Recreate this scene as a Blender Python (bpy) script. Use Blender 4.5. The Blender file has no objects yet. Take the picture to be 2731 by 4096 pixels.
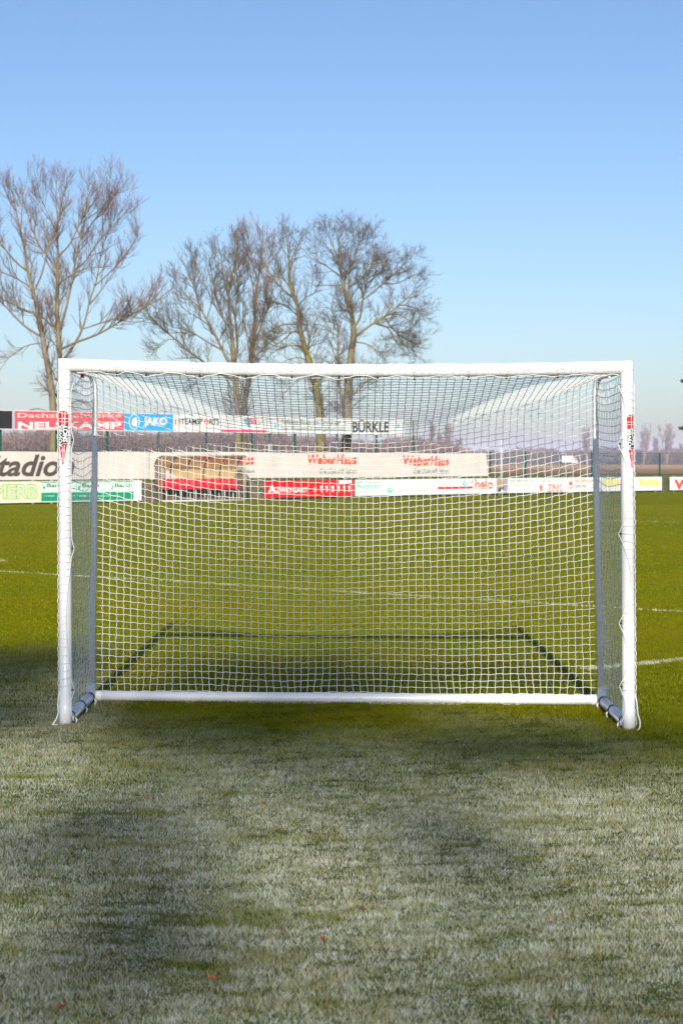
import bpy, bmesh, math, random
import numpy as np
from mathutils import Vector

R = math.radians
random.seed(7)
rng = np.random.default_rng(7)
scn = bpy.context.scene
col = scn.collection

# ------------------------------------------------------------------ camera, sky, sun
F = 5689.0          # focal length in photo pixels (50 mm on a 24 x 36 portrait frame)
CH = 1.42           # eye height
HY = 1845.0         # horizon row
CX = 1365.5
cam_d = bpy.data.cameras.new('camera')
cam = bpy.data.objects.new('camera', cam_d)
col.objects.link(cam)
cam.location = (0, 0, CH)
cam.rotation_euler = (R(90), 0, 0)
cam_d.sensor_fit = 'VERTICAL'
cam_d.sensor_height = 36
cam_d.sensor_width = 24
cam_d.lens = 50
cam_d.shift_y = -(2048 - HY) / 4096
cam_d.clip_start = 0.05
cam_d.clip_end = 6000
cam_d.dof.use_dof = True
cam_d.dof.focus_distance = 8.0
cam_d.dof.aperture_fstop = 5.6
scn.camera = cam

SUN_EL = 25.8
world = bpy.data.worlds.new('World')
scn.world = world
world.use_nodes = True
wn = world.node_tree.nodes
wl = world.node_tree.links
bg = wn['Background']
sky = wn.new('ShaderNodeTexSky')
sky.sky_type = 'NISHITA'
sky.sun_disc = False
sky.sun_elevation = R(SUN_EL)
sky.sun_rotation = R(180)
sky.altitude = 0
sky.air_density = 1.2
sky.dust_density = 1.2
sky.ozone_density = 4.0
tint = wn.new('ShaderNodeMixRGB')
tint.blend_type = 'MULTIPLY'
tint.inputs[0].default_value = 1
tint.inputs[2].default_value = (.93, .97, 1.08, 1)
wl.new(sky.outputs[0], tint.inputs[1])
wl.new(tint.outputs[0], bg.inputs[0])
bg.inputs[1].default_value = 0.12

sun_d = bpy.data.lights.new('sun', 'SUN')
sun_d.energy = 5.0
sun_d.angle = R(0.53)
sun_d.color = (1.0, 0.93, 0.82)
sun = bpy.data.objects.new('sun', sun_d)
col.objects.link(sun)
sun.rotation_euler = (R(90 - SUN_EL), 0, 0)
sun.location = (0, -20, 20)

scn.view_settings.view_transform = 'Standard'
scn.view_settings.look = 'None'
scn.view_settings.gamma = 1
scn.view_settings.exposure = 0.22
scn.cycles.max_bounces = 6
scn.cycles.transparent_max_bounces = 8


# ------------------------------------------------------------------ helpers
def lin(r, g, b):
    f = lambda c: (c / 255) / 12.92 if c / 255 <= .04045 else ((c / 255 + .055) / 1.055) ** 2.4
    return (f(r), f(g), f(b), 1)


def px(x, y, Y):
    """the point at distance Y seen at photo pixel x, y"""
    return ((x - CX) / F * Y, Y, CH - (y - HY) / F * Y)


class NT:
    def __init__(s, name):
        s.m = bpy.data.materials.new(name)
        s.m.use_nodes = True
        s.t = s.m.node_tree
        s.b = s.t.nodes['Principled BSDF']

    def n(s, kind, **kw):
        nd = s.t.nodes.new('ShaderNode' + kind)
        for k, v in kw.items():
            setattr(nd, k, v)
        return nd

    def l(s, a, b):
        s.t.links.new(a, b)

    def noise(s, scale, detail=3, rough=.5, vec=None, sc=None):
        n = s.n('TexNoise')
        n.inputs['Scale'].default_value = scale
        n.inputs['Detail'].default_value = detail
        n.inputs['Roughness'].default_value = rough
        if vec is None:
            vec = s.n('NewGeometry').outputs['Position']
        if sc:
            mp = s.n('Mapping')
            mp.inputs['Scale'].default_value = sc
            s.l(vec, mp.inputs[0])
            vec = mp.outputs[0]
        s.l(vec, n.inputs['Vector'])
        return n.outputs['Fac']

    def ramp(s, fac, lo, hi, c0=(0, 0, 0, 1), c1=(1, 1, 1, 1)):
        r = s.n('ValToRGB')
        r.color_ramp.elements[0].position = lo
        r.color_ramp.elements[1].position = hi
        r.color_ramp.elements[0].color = c0
        r.color_ramp.elements[1].color = c1
        s.l(fac, r.inputs[0])
        return r.outputs[0]

    def mix(s, fac, a, b, mode='MIX'):
        m = s.n('MixRGB', blend_type=mode)
        for i, v in ((0, fac), (1, a), (2, b)):
            if hasattr(v, 'is_output'):
                s.l(v, m.inputs[i])
            else:
                m.inputs[i].default_value = v
        return m.outputs[0]

    def math(s, op, a, b=0.0, c=0.0, clamp=False):
        m = s.n('Math', operation=op, use_clamp=clamp)
        for i, v in enumerate((a, b, c)):
            if hasattr(v, 'is_output'):
                s.l(v, m.inputs[i])
            else:
                m.inputs[i].default_value = v
        return m.outputs[0]

    def bump(s, h, strength=.3, dist=.01):
        b = s.n('Bump')
        b.inputs['Strength'].default_value = strength
        b.inputs['Distance'].default_value = dist
        s.l(h, b.inputs['Height'])
        s.l(b.outputs[0], s.b.inputs['Normal'])


def plain(name, c, rough=.5, spec=.4, vary=.12, scale=6, bump=0):
    t = NT(name)
    f = t.noise(scale, 4, .6)
    a = tuple(max(0, v * (1 - vary)) for v in c[:3]) + (1,)
    b = tuple(min(1, v * (1 + vary)) for v in c[:3]) + (1,)
    t.l(t.ramp(f, .3, .7, a, b), t.b.inputs['Base Color'])
    t.b.inputs['Roughness'].default_value = rough
    t.b.inputs['Specular IOR Level'].default_value = spec
    if bump:
        t.bump(t.noise(scale * 8, 3), bump, .005)
    return t.m


M = {}
M['plastic'] = plain('white_plastic', (.72, .72, .715, 1), .32, .5, .03, 9)
M['net'] = plain('net_cord', (.72, .72, .71, 1), .8, .1, .05, 30)
M['black'] = plain('black_rubber', (.015, .015, .017, 1), .6)
M['red'] = plain('red_print', (.70, .004, .004, 1), .45, .4, .04)
M['redclip'] = plain('red_clip', (.75, .01, .01, 1), .4)
M['white'] = plain('white_paint', (.68, .68, .655, 1), .5, .3, .05, 3)
M['cream'] = plain('cream_board', (.66, .62, .45, 1), .5, .3, .05, 3)
M['canvas'] = plain('banner_canvas', (.60, .54, .49, 1), .7, .2, .06, 2, .3)
M['pink'] = plain('faded_red_board', (.74, .085, .11, 1), .5, .3, .08, 3)
M['sky_blue'] = plain('blue_board', (.03, .34, .72, 1), .45, .3, .05, 3)
M['teal'] = plain('teal_print', (.02, .48, .45, 1), .5)
M['teal_green'] = plain('pale_teal_print', (.18, .62, .48, 1), .5)
M['magenta'] = plain('magenta_print', (.80, .03, .13, 1), .5)
M['signgreen'] = plain('green_board', (.0, .26, .13, 1), .45)
M['palegreen'] = plain('pale_green_board', (.55, .78, .62, 1), .5)
M['linegreen'] = plain('light_green_print', (.10, .50, .09, 1), .5)
M['darkgreen_print'] = plain('dark_green_print', (.08, .20, .13, 1), .5)
M['greyprint'] = plain('grey_print', (.40, .44, .42, 1), .5)
M['orange'] = plain('orange_red_print', (.72, .075, .03, 1), .5)
M['salmon'] = plain('salmon_print', (.75, .14, .10, 1), .5)
M['brownprint'] = plain('brown_print', (.075, .06, .05, 1), .6)
M['navyprint'] = plain('black_print', (.012, .02, .022, 1), .5)
M['cyan'] = plain('cyan_print', (.02, .50, .85, 1), .5)
M['yellow'] = plain('yellow_print', (.80, .66, .02, 1), .5)
M['violetgrey'] = plain('violet_grey_print', (.30, .28, .36, 1), .5)
M['tan'] = plain('tan_print', (.42, .25, .13, 1), .5, .3, .3, 9)
M['posts'] = plain('green_steel', (.003, .075, .045, 1), .4, .5, .15)
M['steel'] = plain('galvanised_steel', (.42, .45, .46, 1), .45, .5, .1)
M['oldsteel'] = plain('weathered_steel', (.40, .34, .24, 1), .6, .4, .15)
M['rib'] = plain('brown_steel_rib', (.07, .045, .03, 1), .5)
M['seat'] = plain('red_plastic_seat', (.75, .006, .012, 1), .35, .5, .05)
M['rust'] = plain('rusty_steel', (.28, .11, .035, 1), .8)


def brick_mat():
    t = NT('weathered_bank')
    f = t.noise(5, 6, .7, sc=(1, 1, 2.5))
    c = t.ramp(f, .35, .65, (.06, .042, .022, 1), (.20, .145, .085, 1))
    f2 = t.noise(1.2, 4, .6)
    c = t.mix(t.ramp(f2, .52, .6), c, (.06, .075, .02, 1))
    t.l(c, t.b.inputs['Base Color'])
    t.b.inputs['Roughness'].default_value = .9
    t.bump(t.noise(20, 4), .6, .03)
    return t.m


M['bank'] = brick_mat()


def bark_mat(name, c0, c1, c2, sc=7):
    t = NT(name)
    f = t.noise(sc, 5, .65, sc=(1, 1, .35))
    c = t.ramp(f, .35, .68, c0, c1)
    f2 = t.noise(.7, 3, .6)
    c = t.mix(t.ramp(f2, .42, .62), c, c2)
    t.l(c, t.b.inputs['Base Color'])
    t.b.inputs['Roughness'].default_value = .85
    t.b.inputs['Specular IOR Level'].default_value = .2
    t.bump(t.noise(sc * 3, 4, .6, sc=(1, 1, .3)), .5, .02)
    return t.m


M['bark'] = bark_mat('lichen_bark', (.12, .095, .065, 1), (.29, .235, .16, 1), (.21, .175, .07, 1))
M['bark_dark'] = bark_mat('dark_bark', (.09, .07, .04, 1), (.26, .20, .11, 1), (.22, .19, .04, 1))
M['twig'] = plain('brown_twig', (.13, .095, .07, 1), .8, .2, .35, .8)
M['twig_red'] = plain('red_brown_twig', (.27, .15, .125, 1), .8, .2, .45, .7)
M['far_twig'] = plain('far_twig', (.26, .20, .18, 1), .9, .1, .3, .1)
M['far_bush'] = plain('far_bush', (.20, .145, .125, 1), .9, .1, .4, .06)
M['conifer'] = plain('conifer_leaf', (.035, .09, .012, 1), .6, .3, .5, 3)
M['leaf'] = plain('dead_leaf', (.34, .10, .035, 1), .7, .2, .4, 30)
M['field'] = None


def mesh_obj(name, V, Fc, mats=None, parent=None, smooth=False, mi=None):
    me = bpy.data.meshes.new(name)
    V = np.asarray(V, dtype=np.float32)
    if isinstance(Fc, np.ndarray):
        nf, k = Fc.shape
        me.vertices.add(len(V))
        me.vertices.foreach_set('co', V.ravel())
        me.loops.add(nf * k)
        me.loops.foreach_set('vertex_index', Fc.astype(np.int32).ravel())
        me.polygons.add(nf)
        me.polygons.foreach_set('loop_start', np.arange(0, nf * k, k, dtype=np.int32))
        me.update(calc_edges=True)
    else:
        me.from_pydata([tuple(map(float, v)) for v in V], [], Fc)
        me.update()
    if smooth:
        me.polygons.foreach_set('use_smooth', [True] * len(me.polygons))
    for m in (mats if isinstance(mats, (list, tuple)) else [mats]):
        if m:
            me.materials.append(m)
    if mi is not None:
        me.polygons.foreach_set('material_index', mi)
    o = bpy.data.objects.new(name, me)
    col.objects.link(o)
    if parent:
        o.parent = parent
    return o


def tag(o, label=None, cat=None, group=None, kind=None):
    if label: o['label'] = label
    if cat: o['category'] = cat
    if group: o['group'] = group
    if kind: o['kind'] = kind
    return o


def empty(name, loc, label=None, cat=None, group=None):
    o = bpy.data.objects.new(name, None)
    o.empty_display_size = .2
    col.objects.link(o)
    o.location = loc
    tag(o, label, cat, group)
    return o


def put(o, root):
    """parent o (built in world coordinates) under root"""
    o.parent = root
    o.matrix_parent_inverse = root.matrix_world.inverted() if root.parent else Matrix_T(root)
    return o


def Matrix_T(root):
    from mathutils import Matrix
    if root.type == 'EMPTY':
        return Matrix.Translation(-root.location)
    return Matrix.Identity(4)


class MB:
    def __init__(s):
        s.v = []; s.f = []

    def add(s, v, f):
        n = len(s.v)
        s.v += [tuple(p) for p in v]
        s.f += [tuple(i + n for i in q) for q in f]

    def frame_box(s, o, a, b, c):
        """box with corner o and edge vectors a, b, c"""
        o, a, b, c = map(Vector, (o, a, b, c))
        v = [o, o + a, o + a + b, o + b, o + c, o + a + c, o + a + b + c, o + b + c]
        s.add(v, [(3, 2, 1, 0), (4, 5, 6, 7), (0, 1, 5, 4), (1, 2, 6, 5), (2, 3, 7, 6), (3, 0, 4, 7)])

    def tube(s, pts, r, n=10, cap=True):
        pts = [Vector(p) for p in pts]
        rr = r if isinstance(r, (list, tuple)) else [r] * len(pts)
        base = len(s.v)
        ref = None
        for i, p in enumerate(pts):
            t = (pts[min(i + 1, len(pts) - 1)] - pts[max(i - 1, 0)])
            if t.length < 1e-9:
                t = Vector((0, 0, 1))
            t.normalize()
            if ref is None:
                ref = Vector((0, 0, 1)) if abs(t.z) < .9 else Vector((0, 1, 0))
            u = t.cross(ref)
            if u.length < 1e-6:
                u = t.orthogonal()
            u.normalize()
            w = u.cross(t); w.normalize(); ref = w
            for k in range(n):
                a = 2 * math.pi * k / n
                s.v.append(tuple(p + (u * math.cos(a) + w * math.sin(a)) * rr[i]))
        for i in range(len(pts) - 1):
            for k in range(n):
                a = base + i * n + k; b = base + i * n + (k + 1) % n
                s.f.append((a, b, b + n, a + n))
        if cap:
            s.f.append(tuple(base + k for k in range(n))[::-1])
            e = base + (len(pts) - 1) * n
            s.f.append(tuple(e + k for k in range(n)))

    def build(s, name, mat, parent=None, smooth=False):
        o = mesh_obj(name, s.v, s.f, mat, None, smooth)
        if parent:
            put(o, parent)
        return o


def batch_tubes(P, Rr, n=3):
    """P (N,K,3), Rr (N,K) -> vertices, quads"""
    N, K, _ = P.shape
    T = np.empty_like(P)
    T[:, 1:-1] = P[:, 2:] - P[:, :-2]
    T[:, 0] = P[:, 1] - P[:, 0]
    T[:, -1] = P[:, -1] - P[:, -2]
    T /= np.linalg.norm(T, axis=2, keepdims=True) + 1e-9
    d = P[:, -1] - P[:, 0]
    d /= np.linalg.norm(d, axis=1, keepdims=True) + 1e-9
    ref = np.where(np.abs(d[:, 2:3]) < .8, np.array([[0., 0, 1]]), np.array([[0., 1, 0]]))
    ref = np.repeat(ref[:, None, :], K, 1)
    U = np.cross(T, ref)
    U /= np.linalg.norm(U, axis=2, keepdims=True) + 1e-9
    W = np.cross(U, T)
    a = np.arange(n) * 2 * np.pi / n
    V = P[:, :, None, :] + Rr[:, :, None, None] * (U[:, :, None, :] * np.cos(a)[None, None, :, None] + W[:, :, None, :] * np.sin(a)[None, None, :, None])
    V = V.reshape(-1, 3)
    idx = np.arange(N * K * n).reshape(N, K, n)
    A = idx[:, :-1, :]
    B = np.roll(idx, -1, axis=2)[:, :-1, :]
    C = np.roll(idx, -1, axis=2)[:, 1:, :]
    D = idx[:, 1:, :]
    Q = np.stack([A, B, C, D], -1).reshape(-1, 4)
    return V, Q


def join_batches(bs):
    Vs = []; Qs = []; n = 0
    for V, Q in bs:
        Vs.append(V); Qs.append(Q + n); n += len(V)
    return np.concatenate(Vs), np.concatenate(Qs)


# ------------------------------------------------------------------ frost and grass materials
def frost_factor(t):
    """frost lies where the long shadow of the near trees keeps the grass cold"""
    pos = t.n('NewGeometry').outputs['Position']
    sp = t.n('SeparateXYZ')
    t.l(pos, sp.inputs[0])
    X, Y = sp.outputs[0], sp.outputs[1]
    left = t.math('MULTIPLY', t.math('MAXIMUM', t.math('SUBTRACT', t.math('MULTIPLY', X, -1.0), 1.15), 0.0), 5.0)
    left = t.math('MINIMUM', left, 3.2)
    right = t.math('MULTIPLY', t.math('MAXIMUM', t.math('SUBTRACT', X, 0.2), 0.0), -0.45)
    edge = t.math('ADD', t.math('ADD', left, right), 7.95)
    low = t.noise(.9, 3, .6, pos, (1, .8, 0))
    edge = t.math('ADD', edge, t.math('MULTIPLY', t.math('SUBTRACT', low, .5), 3.6))
    e = t.math('SUBTRACT', edge, Y)
    m = t.math('SMOOTH_MIN', t.math('MULTIPLY_ADD', e, .55, .1), 1.0, .3)
    m = t.math('MAXIMUM', m, 0.0)
    m = t.math('MULTIPLY', m, t.math('MULTIPLY_ADD', Y, -.135, 1.72, clamp=True))
    p = t.noise(2.6, 6, .66, pos, (.7, 1.7, 0))
    holes = t.ramp(p, .31, .47, (.22, .22, .22, 1))
    pf = t.noise(11, 4, .7, pos, (.6, 1.6, 0))
    holes = t.math('MULTIPLY', holes, t.math('MULTIPLY_ADD', t.ramp(pf, .38, .6), .55, .45))
    m = t.math('MULTIPLY', m, holes)
    fine = t.noise(26, 2, .6, pos)
    m = t.math('MULTIPLY', m, t.math('MULTIPLY_ADD', fine, 1.3, .25), clamp=True)
    return m, pos, Y


def grass_mat():
    t = NT('grass_blades')
    fr, pos, Y = frost_factor(t)
    at = t.n('Attribute', attribute_name='tint')
    v = at.outputs['Fac']
    c = t.ramp(v, 0, 1, (.07, .12, .001, 1), (.26, .23, .004, 1))
    r = c.node.color_ramp
    e = r.elements.new(.55); e.color = (.15, .175, .001, 1)
    e = r.elements.new(.93); e.color = (.29, .25, .006, 1)
    r.elements[-1].color = (.48, .33, .09, 1)
    big = t.noise(.22, 3, .5, pos, (1, 2.2, 0))
    c = t.mix(t.math('MULTIPLY', t.ramp(big, .38, .66), .45), c, (.24, .185, .002, 1))
    # frost on the blade
    hz = t.n('Attribute', attribute_name='along')
    ff = t.math('MULTIPLY', fr, t.math('MULTIPLY_ADD', hz.outputs['Fac'], .62, .42), clamp=True)
    ff = t.math('MULTIPLY', ff, t.math('MULTIPLY_ADD', v, -1.5, 1.6), clamp=True)
    c = t.mix(ff, c, (.70, .73, .69, 1))
    t.l(c, t.b.inputs['Base Color'])
    t.b.inputs['Roughness'].default_value = .55
    t.b.inputs['Specular IOR Level'].default_value = .05
    tr = t.n('BsdfTranslucent')
    t.l(c, tr.inputs[0])
    ms = t.n('MixShader')
    ms.inputs[0].default_value = .12
    t.l(t.b.outputs[0], ms.inputs[1]); t.l(tr.outputs[0], ms.inputs[2])
    t.l(ms.outputs[0], t.t.nodes['Material Output'].inputs[0])
    return t.m


def ground_mat():
    t = NT('pitch_ground')
    fr, pos, Y = frost_factor(t)
    f = t.noise(14, 6, .7, pos)
    c = t.ramp(f, .3, .72, (.095, .14, .001, 1), (.235, .22, .002, 1))
    f1 = t.noise(.35, 4, .6, pos, (.5, 1.6, 0))
    c = t.mix(t.math('MULTIPLY', t.ramp(f1, .35, .68), .5), c, (.25, .20, .002, 1))
    f3 = t.noise(3.0, 4, .6, pos)
    c = t.mix(t.math('MULTIPLY', t.ramp(f3, .45, .75), .55), c, (.125, .155, .001, 1))
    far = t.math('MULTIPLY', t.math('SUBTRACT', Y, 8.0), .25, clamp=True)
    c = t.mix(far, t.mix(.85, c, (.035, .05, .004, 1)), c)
    c = t.mix(t.math('MULTIPLY', fr, .35), c, (.20, .22, .17, 1))
    t.l(c, t.b.inputs['Base Color'])
    t.b.inputs['Roughness'].default_value = .9
    t.b.inputs['Specular IOR Level'].default_value = .0
    t.bump(t.noise(60, 4, .7, pos), .8, .02)
    return t.m


def field_mat():
    t = NT('stubble_field')
    pos = t.n('NewGeometry').outputs['Position']
    f = t.noise(.25, 6, .7, pos, (.3, .15, 0))
    c = t.ramp(f, .3, .7, (.40, .24, .12, 1), (.60, .37, .18, 1))
    sp = t.n('SeparateXYZ'); t.l(pos, sp.inputs[0])
    k = t.math('MULTIPLY_ADD', sp.outputs[1], 1 / 90.0, -195 / 90.0, clamp=True)
    f2 = t.noise(.5, 5, .7, pos, (.5, .2, 0))
    dk = t.ramp(f2, .3, .7, (.22, .12, .065, 1), (.38, .21, .11, 1))
    c = t.mix(k, dk, c)
    t.l(c, t.b.inputs['Base Color'])
    t.b.inputs['Roughness'].default_value = .95
    t.b.inputs['Specular IOR Level'].default_value = 0
    return t.m


M['grass'] = grass_mat()
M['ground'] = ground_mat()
M['field'] = field_mat()


# ------------------------------------------------------------------ the ground
def sheet(name, x0, x1, y0, y1, z, mat, kind='structure'):
    o = mesh_obj(name, [(x0, y0, z), (x1, y0, z), (x1, y1, z), (x0, y1, z)], [(0, 1, 2, 3)], mat)
    return tag(o, kind=kind)


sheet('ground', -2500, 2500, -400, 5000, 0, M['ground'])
sheet('field', -1500, 1500, 150, 900, .06, M['field'])


def blades(name, xy, h, w, lean, mat, zb=0.0):
    N = len(xy)
    a = rng.uniform(0, 2 * np.pi, N)
    d = np.stack([np.cos(a), np.sin(a), np.zeros(N)], 1)
    la = rng.uniform(0, 2 * np.pi, N)
    L = np.stack([np.cos(la), np.sin(la), np.zeros(N)], 1) * (h * lean * rng.uniform(.2, 1, N))[:, None]
    B = np.stack([xy[:, 0], xy[:, 1], np.full(N, zb)], 1)
    up = np.array([[0, 0, 1.]]) * h[:, None]
    V = np.empty((N, 3, 3))
    V[:, 0] = B - d * w[:, None] / 2
    V[:, 1] = B + d * w[:, None] / 2
    V[:, 2] = B + up * .95 + L
    tri = np.arange(3 * N, dtype=np.int32).reshape(N, 3)
    o = mesh_obj(name, V.reshape(-1, 3), tri, mat)
    v = np.repeat(np.clip(rng.normal(.45, .25, N), 0, 1), 3).astype(np.float32)
    at = o.data.attributes.new('tint', 'FLOAT', 'POINT'); at.data.foreach_set('value', v)
    al = np.tile(np.array([0, 0, 1], dtype=np.float32), N)
    at = o.data.attributes.new('along', 'FLOAT', 'POINT'); at.data.foreach_set('value', al)
    return o


def wedge(y0, y1, dens, margin=.5):
    """random points on the lawn between two distances, a little wider than the view"""
    xm = .262 * y1 + margin
    n = int(dens * 2 * xm * (y1 - y0))
    x = rng.uniform(-xm, xm, n); y = rng.uniform(y0, y1, n)
    k = np.abs(x) < .262 * y + margin
    return np.stack([x[k], y[k]], 1)


XY = []; H = []; W = []
for y0, y1, dens, hh, ww in ((3.2, 4.6, 50000, .0125, .0017), (4.6, 6, 38000, .013, .0020), (6, 8.2, 28000, .0135, .0025), (8.2, 12, 12500, .0145, .0040),
                             (12, 18, 3600, .016, .0075), (18, 29, 1000, .017, .012), (29, 46, 260, .018, .02)):
    q = wedge(y0, y1, dens, .35 + .05 * y1)
    XY.append(q)
    H.append(hh * rng.uniform(.5, 1.35, len(q)))
    W.append(ww * rng.uniform(.6, 1.2, len(q)))
XY = np.concatenate(XY); H = np.concatenate(H); W = np.concatenate(W)


def ripple(xy, kx, ky, n, seed):
    r = np.random.default_rng(seed)
    a = np.zeros(len(xy))
    for _ in range(n):
        a += np.sin(xy[:, 0] * r.normal(0, kx) + xy[:, 1] * r.normal(0, ky) + r.uniform(0, 6.28))
    return a / math.sqrt(n / 2)


# tufts and mowing ripples: the sward is uneven
rp_ = ripple(XY, 14, 42, 24, 1) * .6 + ripple(XY, 35, 70, 24, 2) * .5
H *= np.clip(1 + .32 * rp_, .4, 1.8)
keep = rng.uniform(0, 1, len(XY)) < np.clip(.9 + .22 * rp_, .45, 1)
XY = XY[keep]; H = H[keep]; W = W[keep]
nb = 5200
e1 = np.stack([rng.uniform(-1.46, 1.49, nb), 8.315 - .07 * rng.uniform(-1, 1, nb) * 0 - rng.gamma(1.5, .02, nb)], 1)
e1[:, 1] += .07 * (-e1[:, 0] / 1.49) + .0
e2 = np.concatenate([np.stack([cx_ + rng.normal(0, .045, 500), cy_ - .028 - rng.gamma(1.2, .018, 500)], 1) for cx_, cy_ in ((-1.475, 7.62), (1.509, 7.48))])
XY = np.concatenate([XY, e1, e2]); H = np.concatenate([H, rng.uniform(.014, .034, nb + 1000)]); W = np.concatenate([W, rng.uniform(.002, .0038, nb + 1000)])
tag(blades('grass', XY, H, W, .95, M['grass']), 'short frosty grass of the pitch turning green beyond the goal', 'grass', kind='stuff')

M['linepaint'] = plain('line_chalk', (.46, .47, .33, 1), .9, .1, .15, 40)


def pitch_line(pa, pb, width, dens, hole=.4, seed=3):
    """chalked grass along a straight line given by two ground points"""
    A = np.array(pa); B = np.array(pb)
    Ln = np.linalg.norm(B - A); u = (B - A) / Ln; n = np.array([-u[1], u[0]])
    N = int(Ln * width * dens)
    r = np.random.default_rng(seed)
    t = r.uniform(0, Ln, N); s = r.normal(0, width / 3.2, N)
    w = .5 + .5 * np.sin(t * 2.1 + seed) * np.sin(t * 5.3 + seed * 2) + .25 * np.sin(t * 17 + seed)
    k = r.uniform(0, 1, N) < np.clip(w * .6 + .55 - hole, .25, 1)
    xy = A + u * t[k, None] + n * s[k, None]
    D = xy[:, 1].mean()
    o = blades('pitch_line', xy, r.uniform(.6, 1.2, len(xy)) * .017, np.full(len(xy), .00065 * D), .8, M['linepaint'])
    tag(o, kind='structure')
    return o


def gp(x, y):
    Y = CH * F / (y - HY)
    return ((x - CX) / F * Y, Y)


pitch_line(gp(-300, 2268), gp(3100, 2470), .085, 4000, .30, 3)
pitch_line(gp(2330, 2679), gp(2900, 2622), .10, 12000, .15, 5)
pitch_line(gp(2400, 2082), gp(3000, 2096), .10, 800, .3, 4)
pitch_line(gp(1570, 2056), gp(1800, 2048), .2, 300, .4, 6)
pitch_line(gp(-160, 2215), gp(16, 2246), .25, 1100, .1, 8)


# ------------------------------------------------------------------ the goal
YL, YR = 7.62, 7.48
GXL, GXR = -1.475, 1.509
HT = 1.93


def G(u, d, z):
    """goal space: u -1..1 across, d back from the posts, z up"""
    s = (u + 1) / 2
    X = GXL + (GXR - GXL) * s
    X += (-.006 if u < 0 else -.012) * abs(u) * (z / HT)
    return Vector((X, YL + (YR - YL) * s + d, z + (.004 - .022 * s) * z / HT))


def sagz(u):
    return -.022 * (1 - u * u)


goal = empty('football_goal', tuple(G(0, 0, 0)), 'white tubular football goal with knotted white net standing on frosty grass', 'goal')
RP = .0335
for s_ in (-1, 1):
    m = MB()
    prof = []
    m.tube([G(s_, 0, z) for z in (-.01, .12, .121, .6, 1.2, 1.8, HT + .033)], [RP + .0006, RP + .0006, RP - .0006, RP, RP, RP, RP], 32)
    post = m.build('post', M['plastic'], goal, True)
    for p_ in post.data.polygons:
        if len(p_.vertices) > 4: p_.use_smooth = False
    post['label'] = 'left front post' if s_ < 0 else 'right front post'
    # corner sleeve
    m = MB()
    m.tube([G(s_, 0, HT - .10), G(s_, 0, HT + .0345)], RP + .0022, 32)
    m.tube([G(s_, 0, HT), G(s_ * (1 - .09), 0, HT)], RP + .0022, 32)
    m.build('corner_joint', M['plastic'], goal, False)
m = MB()
N = 30
m.tube([G(-1 + .04 + 1.92 * i / N, 0, HT + sagz(-1 + .04 + 1.92 * i / N)) for i in range(N + 1)], RP, 32)
m.build('crossbar', M['plastic'], goal, True)

DB, DT = .765, .875      # depth of the frame at the foot and at the top
RB = .029
for s_ in (-1, 1):
    m = MB()
    # thin upright with a bent elbow running forward to the corner
    ix = Vector((-s_ * .011, 0, 0)); ox = Vector((s_ * .014, 0, 0))
    top = [G(s_, .03, HT - .012) + ox, G(s_, DT - .12, HT - .004) + ox, G(s_, DT - .05, HT - .006) + ox * .6, G(s_, DT - .015, HT - .03), G(s_, DT, HT - .08) + ix]
    m.tube(top + [G(s_, DT - .03, 1.2) + ix, G(s_, DB, .045) + ix * .5], [.0125, .0125, .013, .016, .0175, .0175, .0175], 16)
    m.build('back_upright', M['plastic'], goal, True)
    m = MB()
    m.tube([G(s_, .02, .034), G(s_, DB, .034)], RB, 24)
    sb = m.build('side_ground_bar', M['plastic'], goal, True)
    for k, d in enumerate((.10, .42, .70)):
        m = MB()
        c = G(s_, d, .034)
        pts = [c + Vector((math.cos(a) * (RB + .002), .01 * math.sin(a), math.sin(a) * (RB + .002))) for a in [2 * math.pi * i / 16 for i in range(17)]]
        m.tube(pts, .0035, 6)
        m.build('strap', M['black'], goal, True)
        m = MB()
        q = c + Vector((-s_ * (RB + .004), 0, -.004))
        m.tube([q, q + Vector((-s_ * .010, -.012, -.012)), q + Vector((-s_ * .006, -.02, -.028)), q + Vector((s_ * .004, -.012, -.036))], .005, 6)
        m.build('hook', M['net'], goal, True)
m = MB()
m.tube([G(-1 + 2 * i / 8, DB, .036) for i in range(9)], .0305, 28)
m.build('back_ground_bar', M['plastic'], goal, True)
# feet joints
for s_ in (-1, 1):
    m = MB()
    m.tube([G(s_, DB, .036), G(s_ * .955, DB, .036)], .0325, 24)
    m.tube([G(s_, DB, .012), G(s_, DB, .11)], .027, 24)
    m.build('foot_joint', M['plastic'], goal, False)
# red tag and clamp below the crossbar
m = MB()
c = Vector(px(330, 1503, 7.68))
m.frame_box(c - Vector((.009, .008, .010)), (.018, 0, -.002), (0, .016, 0), (.002, 0, .020))
m.build('corner_clamp', M['redclip'], goal)
m = MB()
c = Vector(px(2435, 1507, 7.8))
m.frame_box(c - Vector((.006, .006, .008)), (.012, 0, 0), (0, .012, 0), (0, 0, .016))
m.build('corner_clamp', M['steel'], goal)
goal.children[-1]['label'] = 'grey corner clamp'

# --- net
NC, NR = 70, 66


def interp(ctrl, i):
    xs = [c[0] for c in ctrl]
    return np.array([np.interp(i, xs, [c[k] for c in ctrl]) for k in (1, 2)])


def smooth_curve(ctrl, n):
    P = np.array([interp(ctrl, i) for i in range(n)])
    for _ in range(3):
        Q = P.copy(); Q[1:-1] = (P[:-2] + P[1:-1] * 2 + P[2:]) / 4; P = Q
    return P


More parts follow.
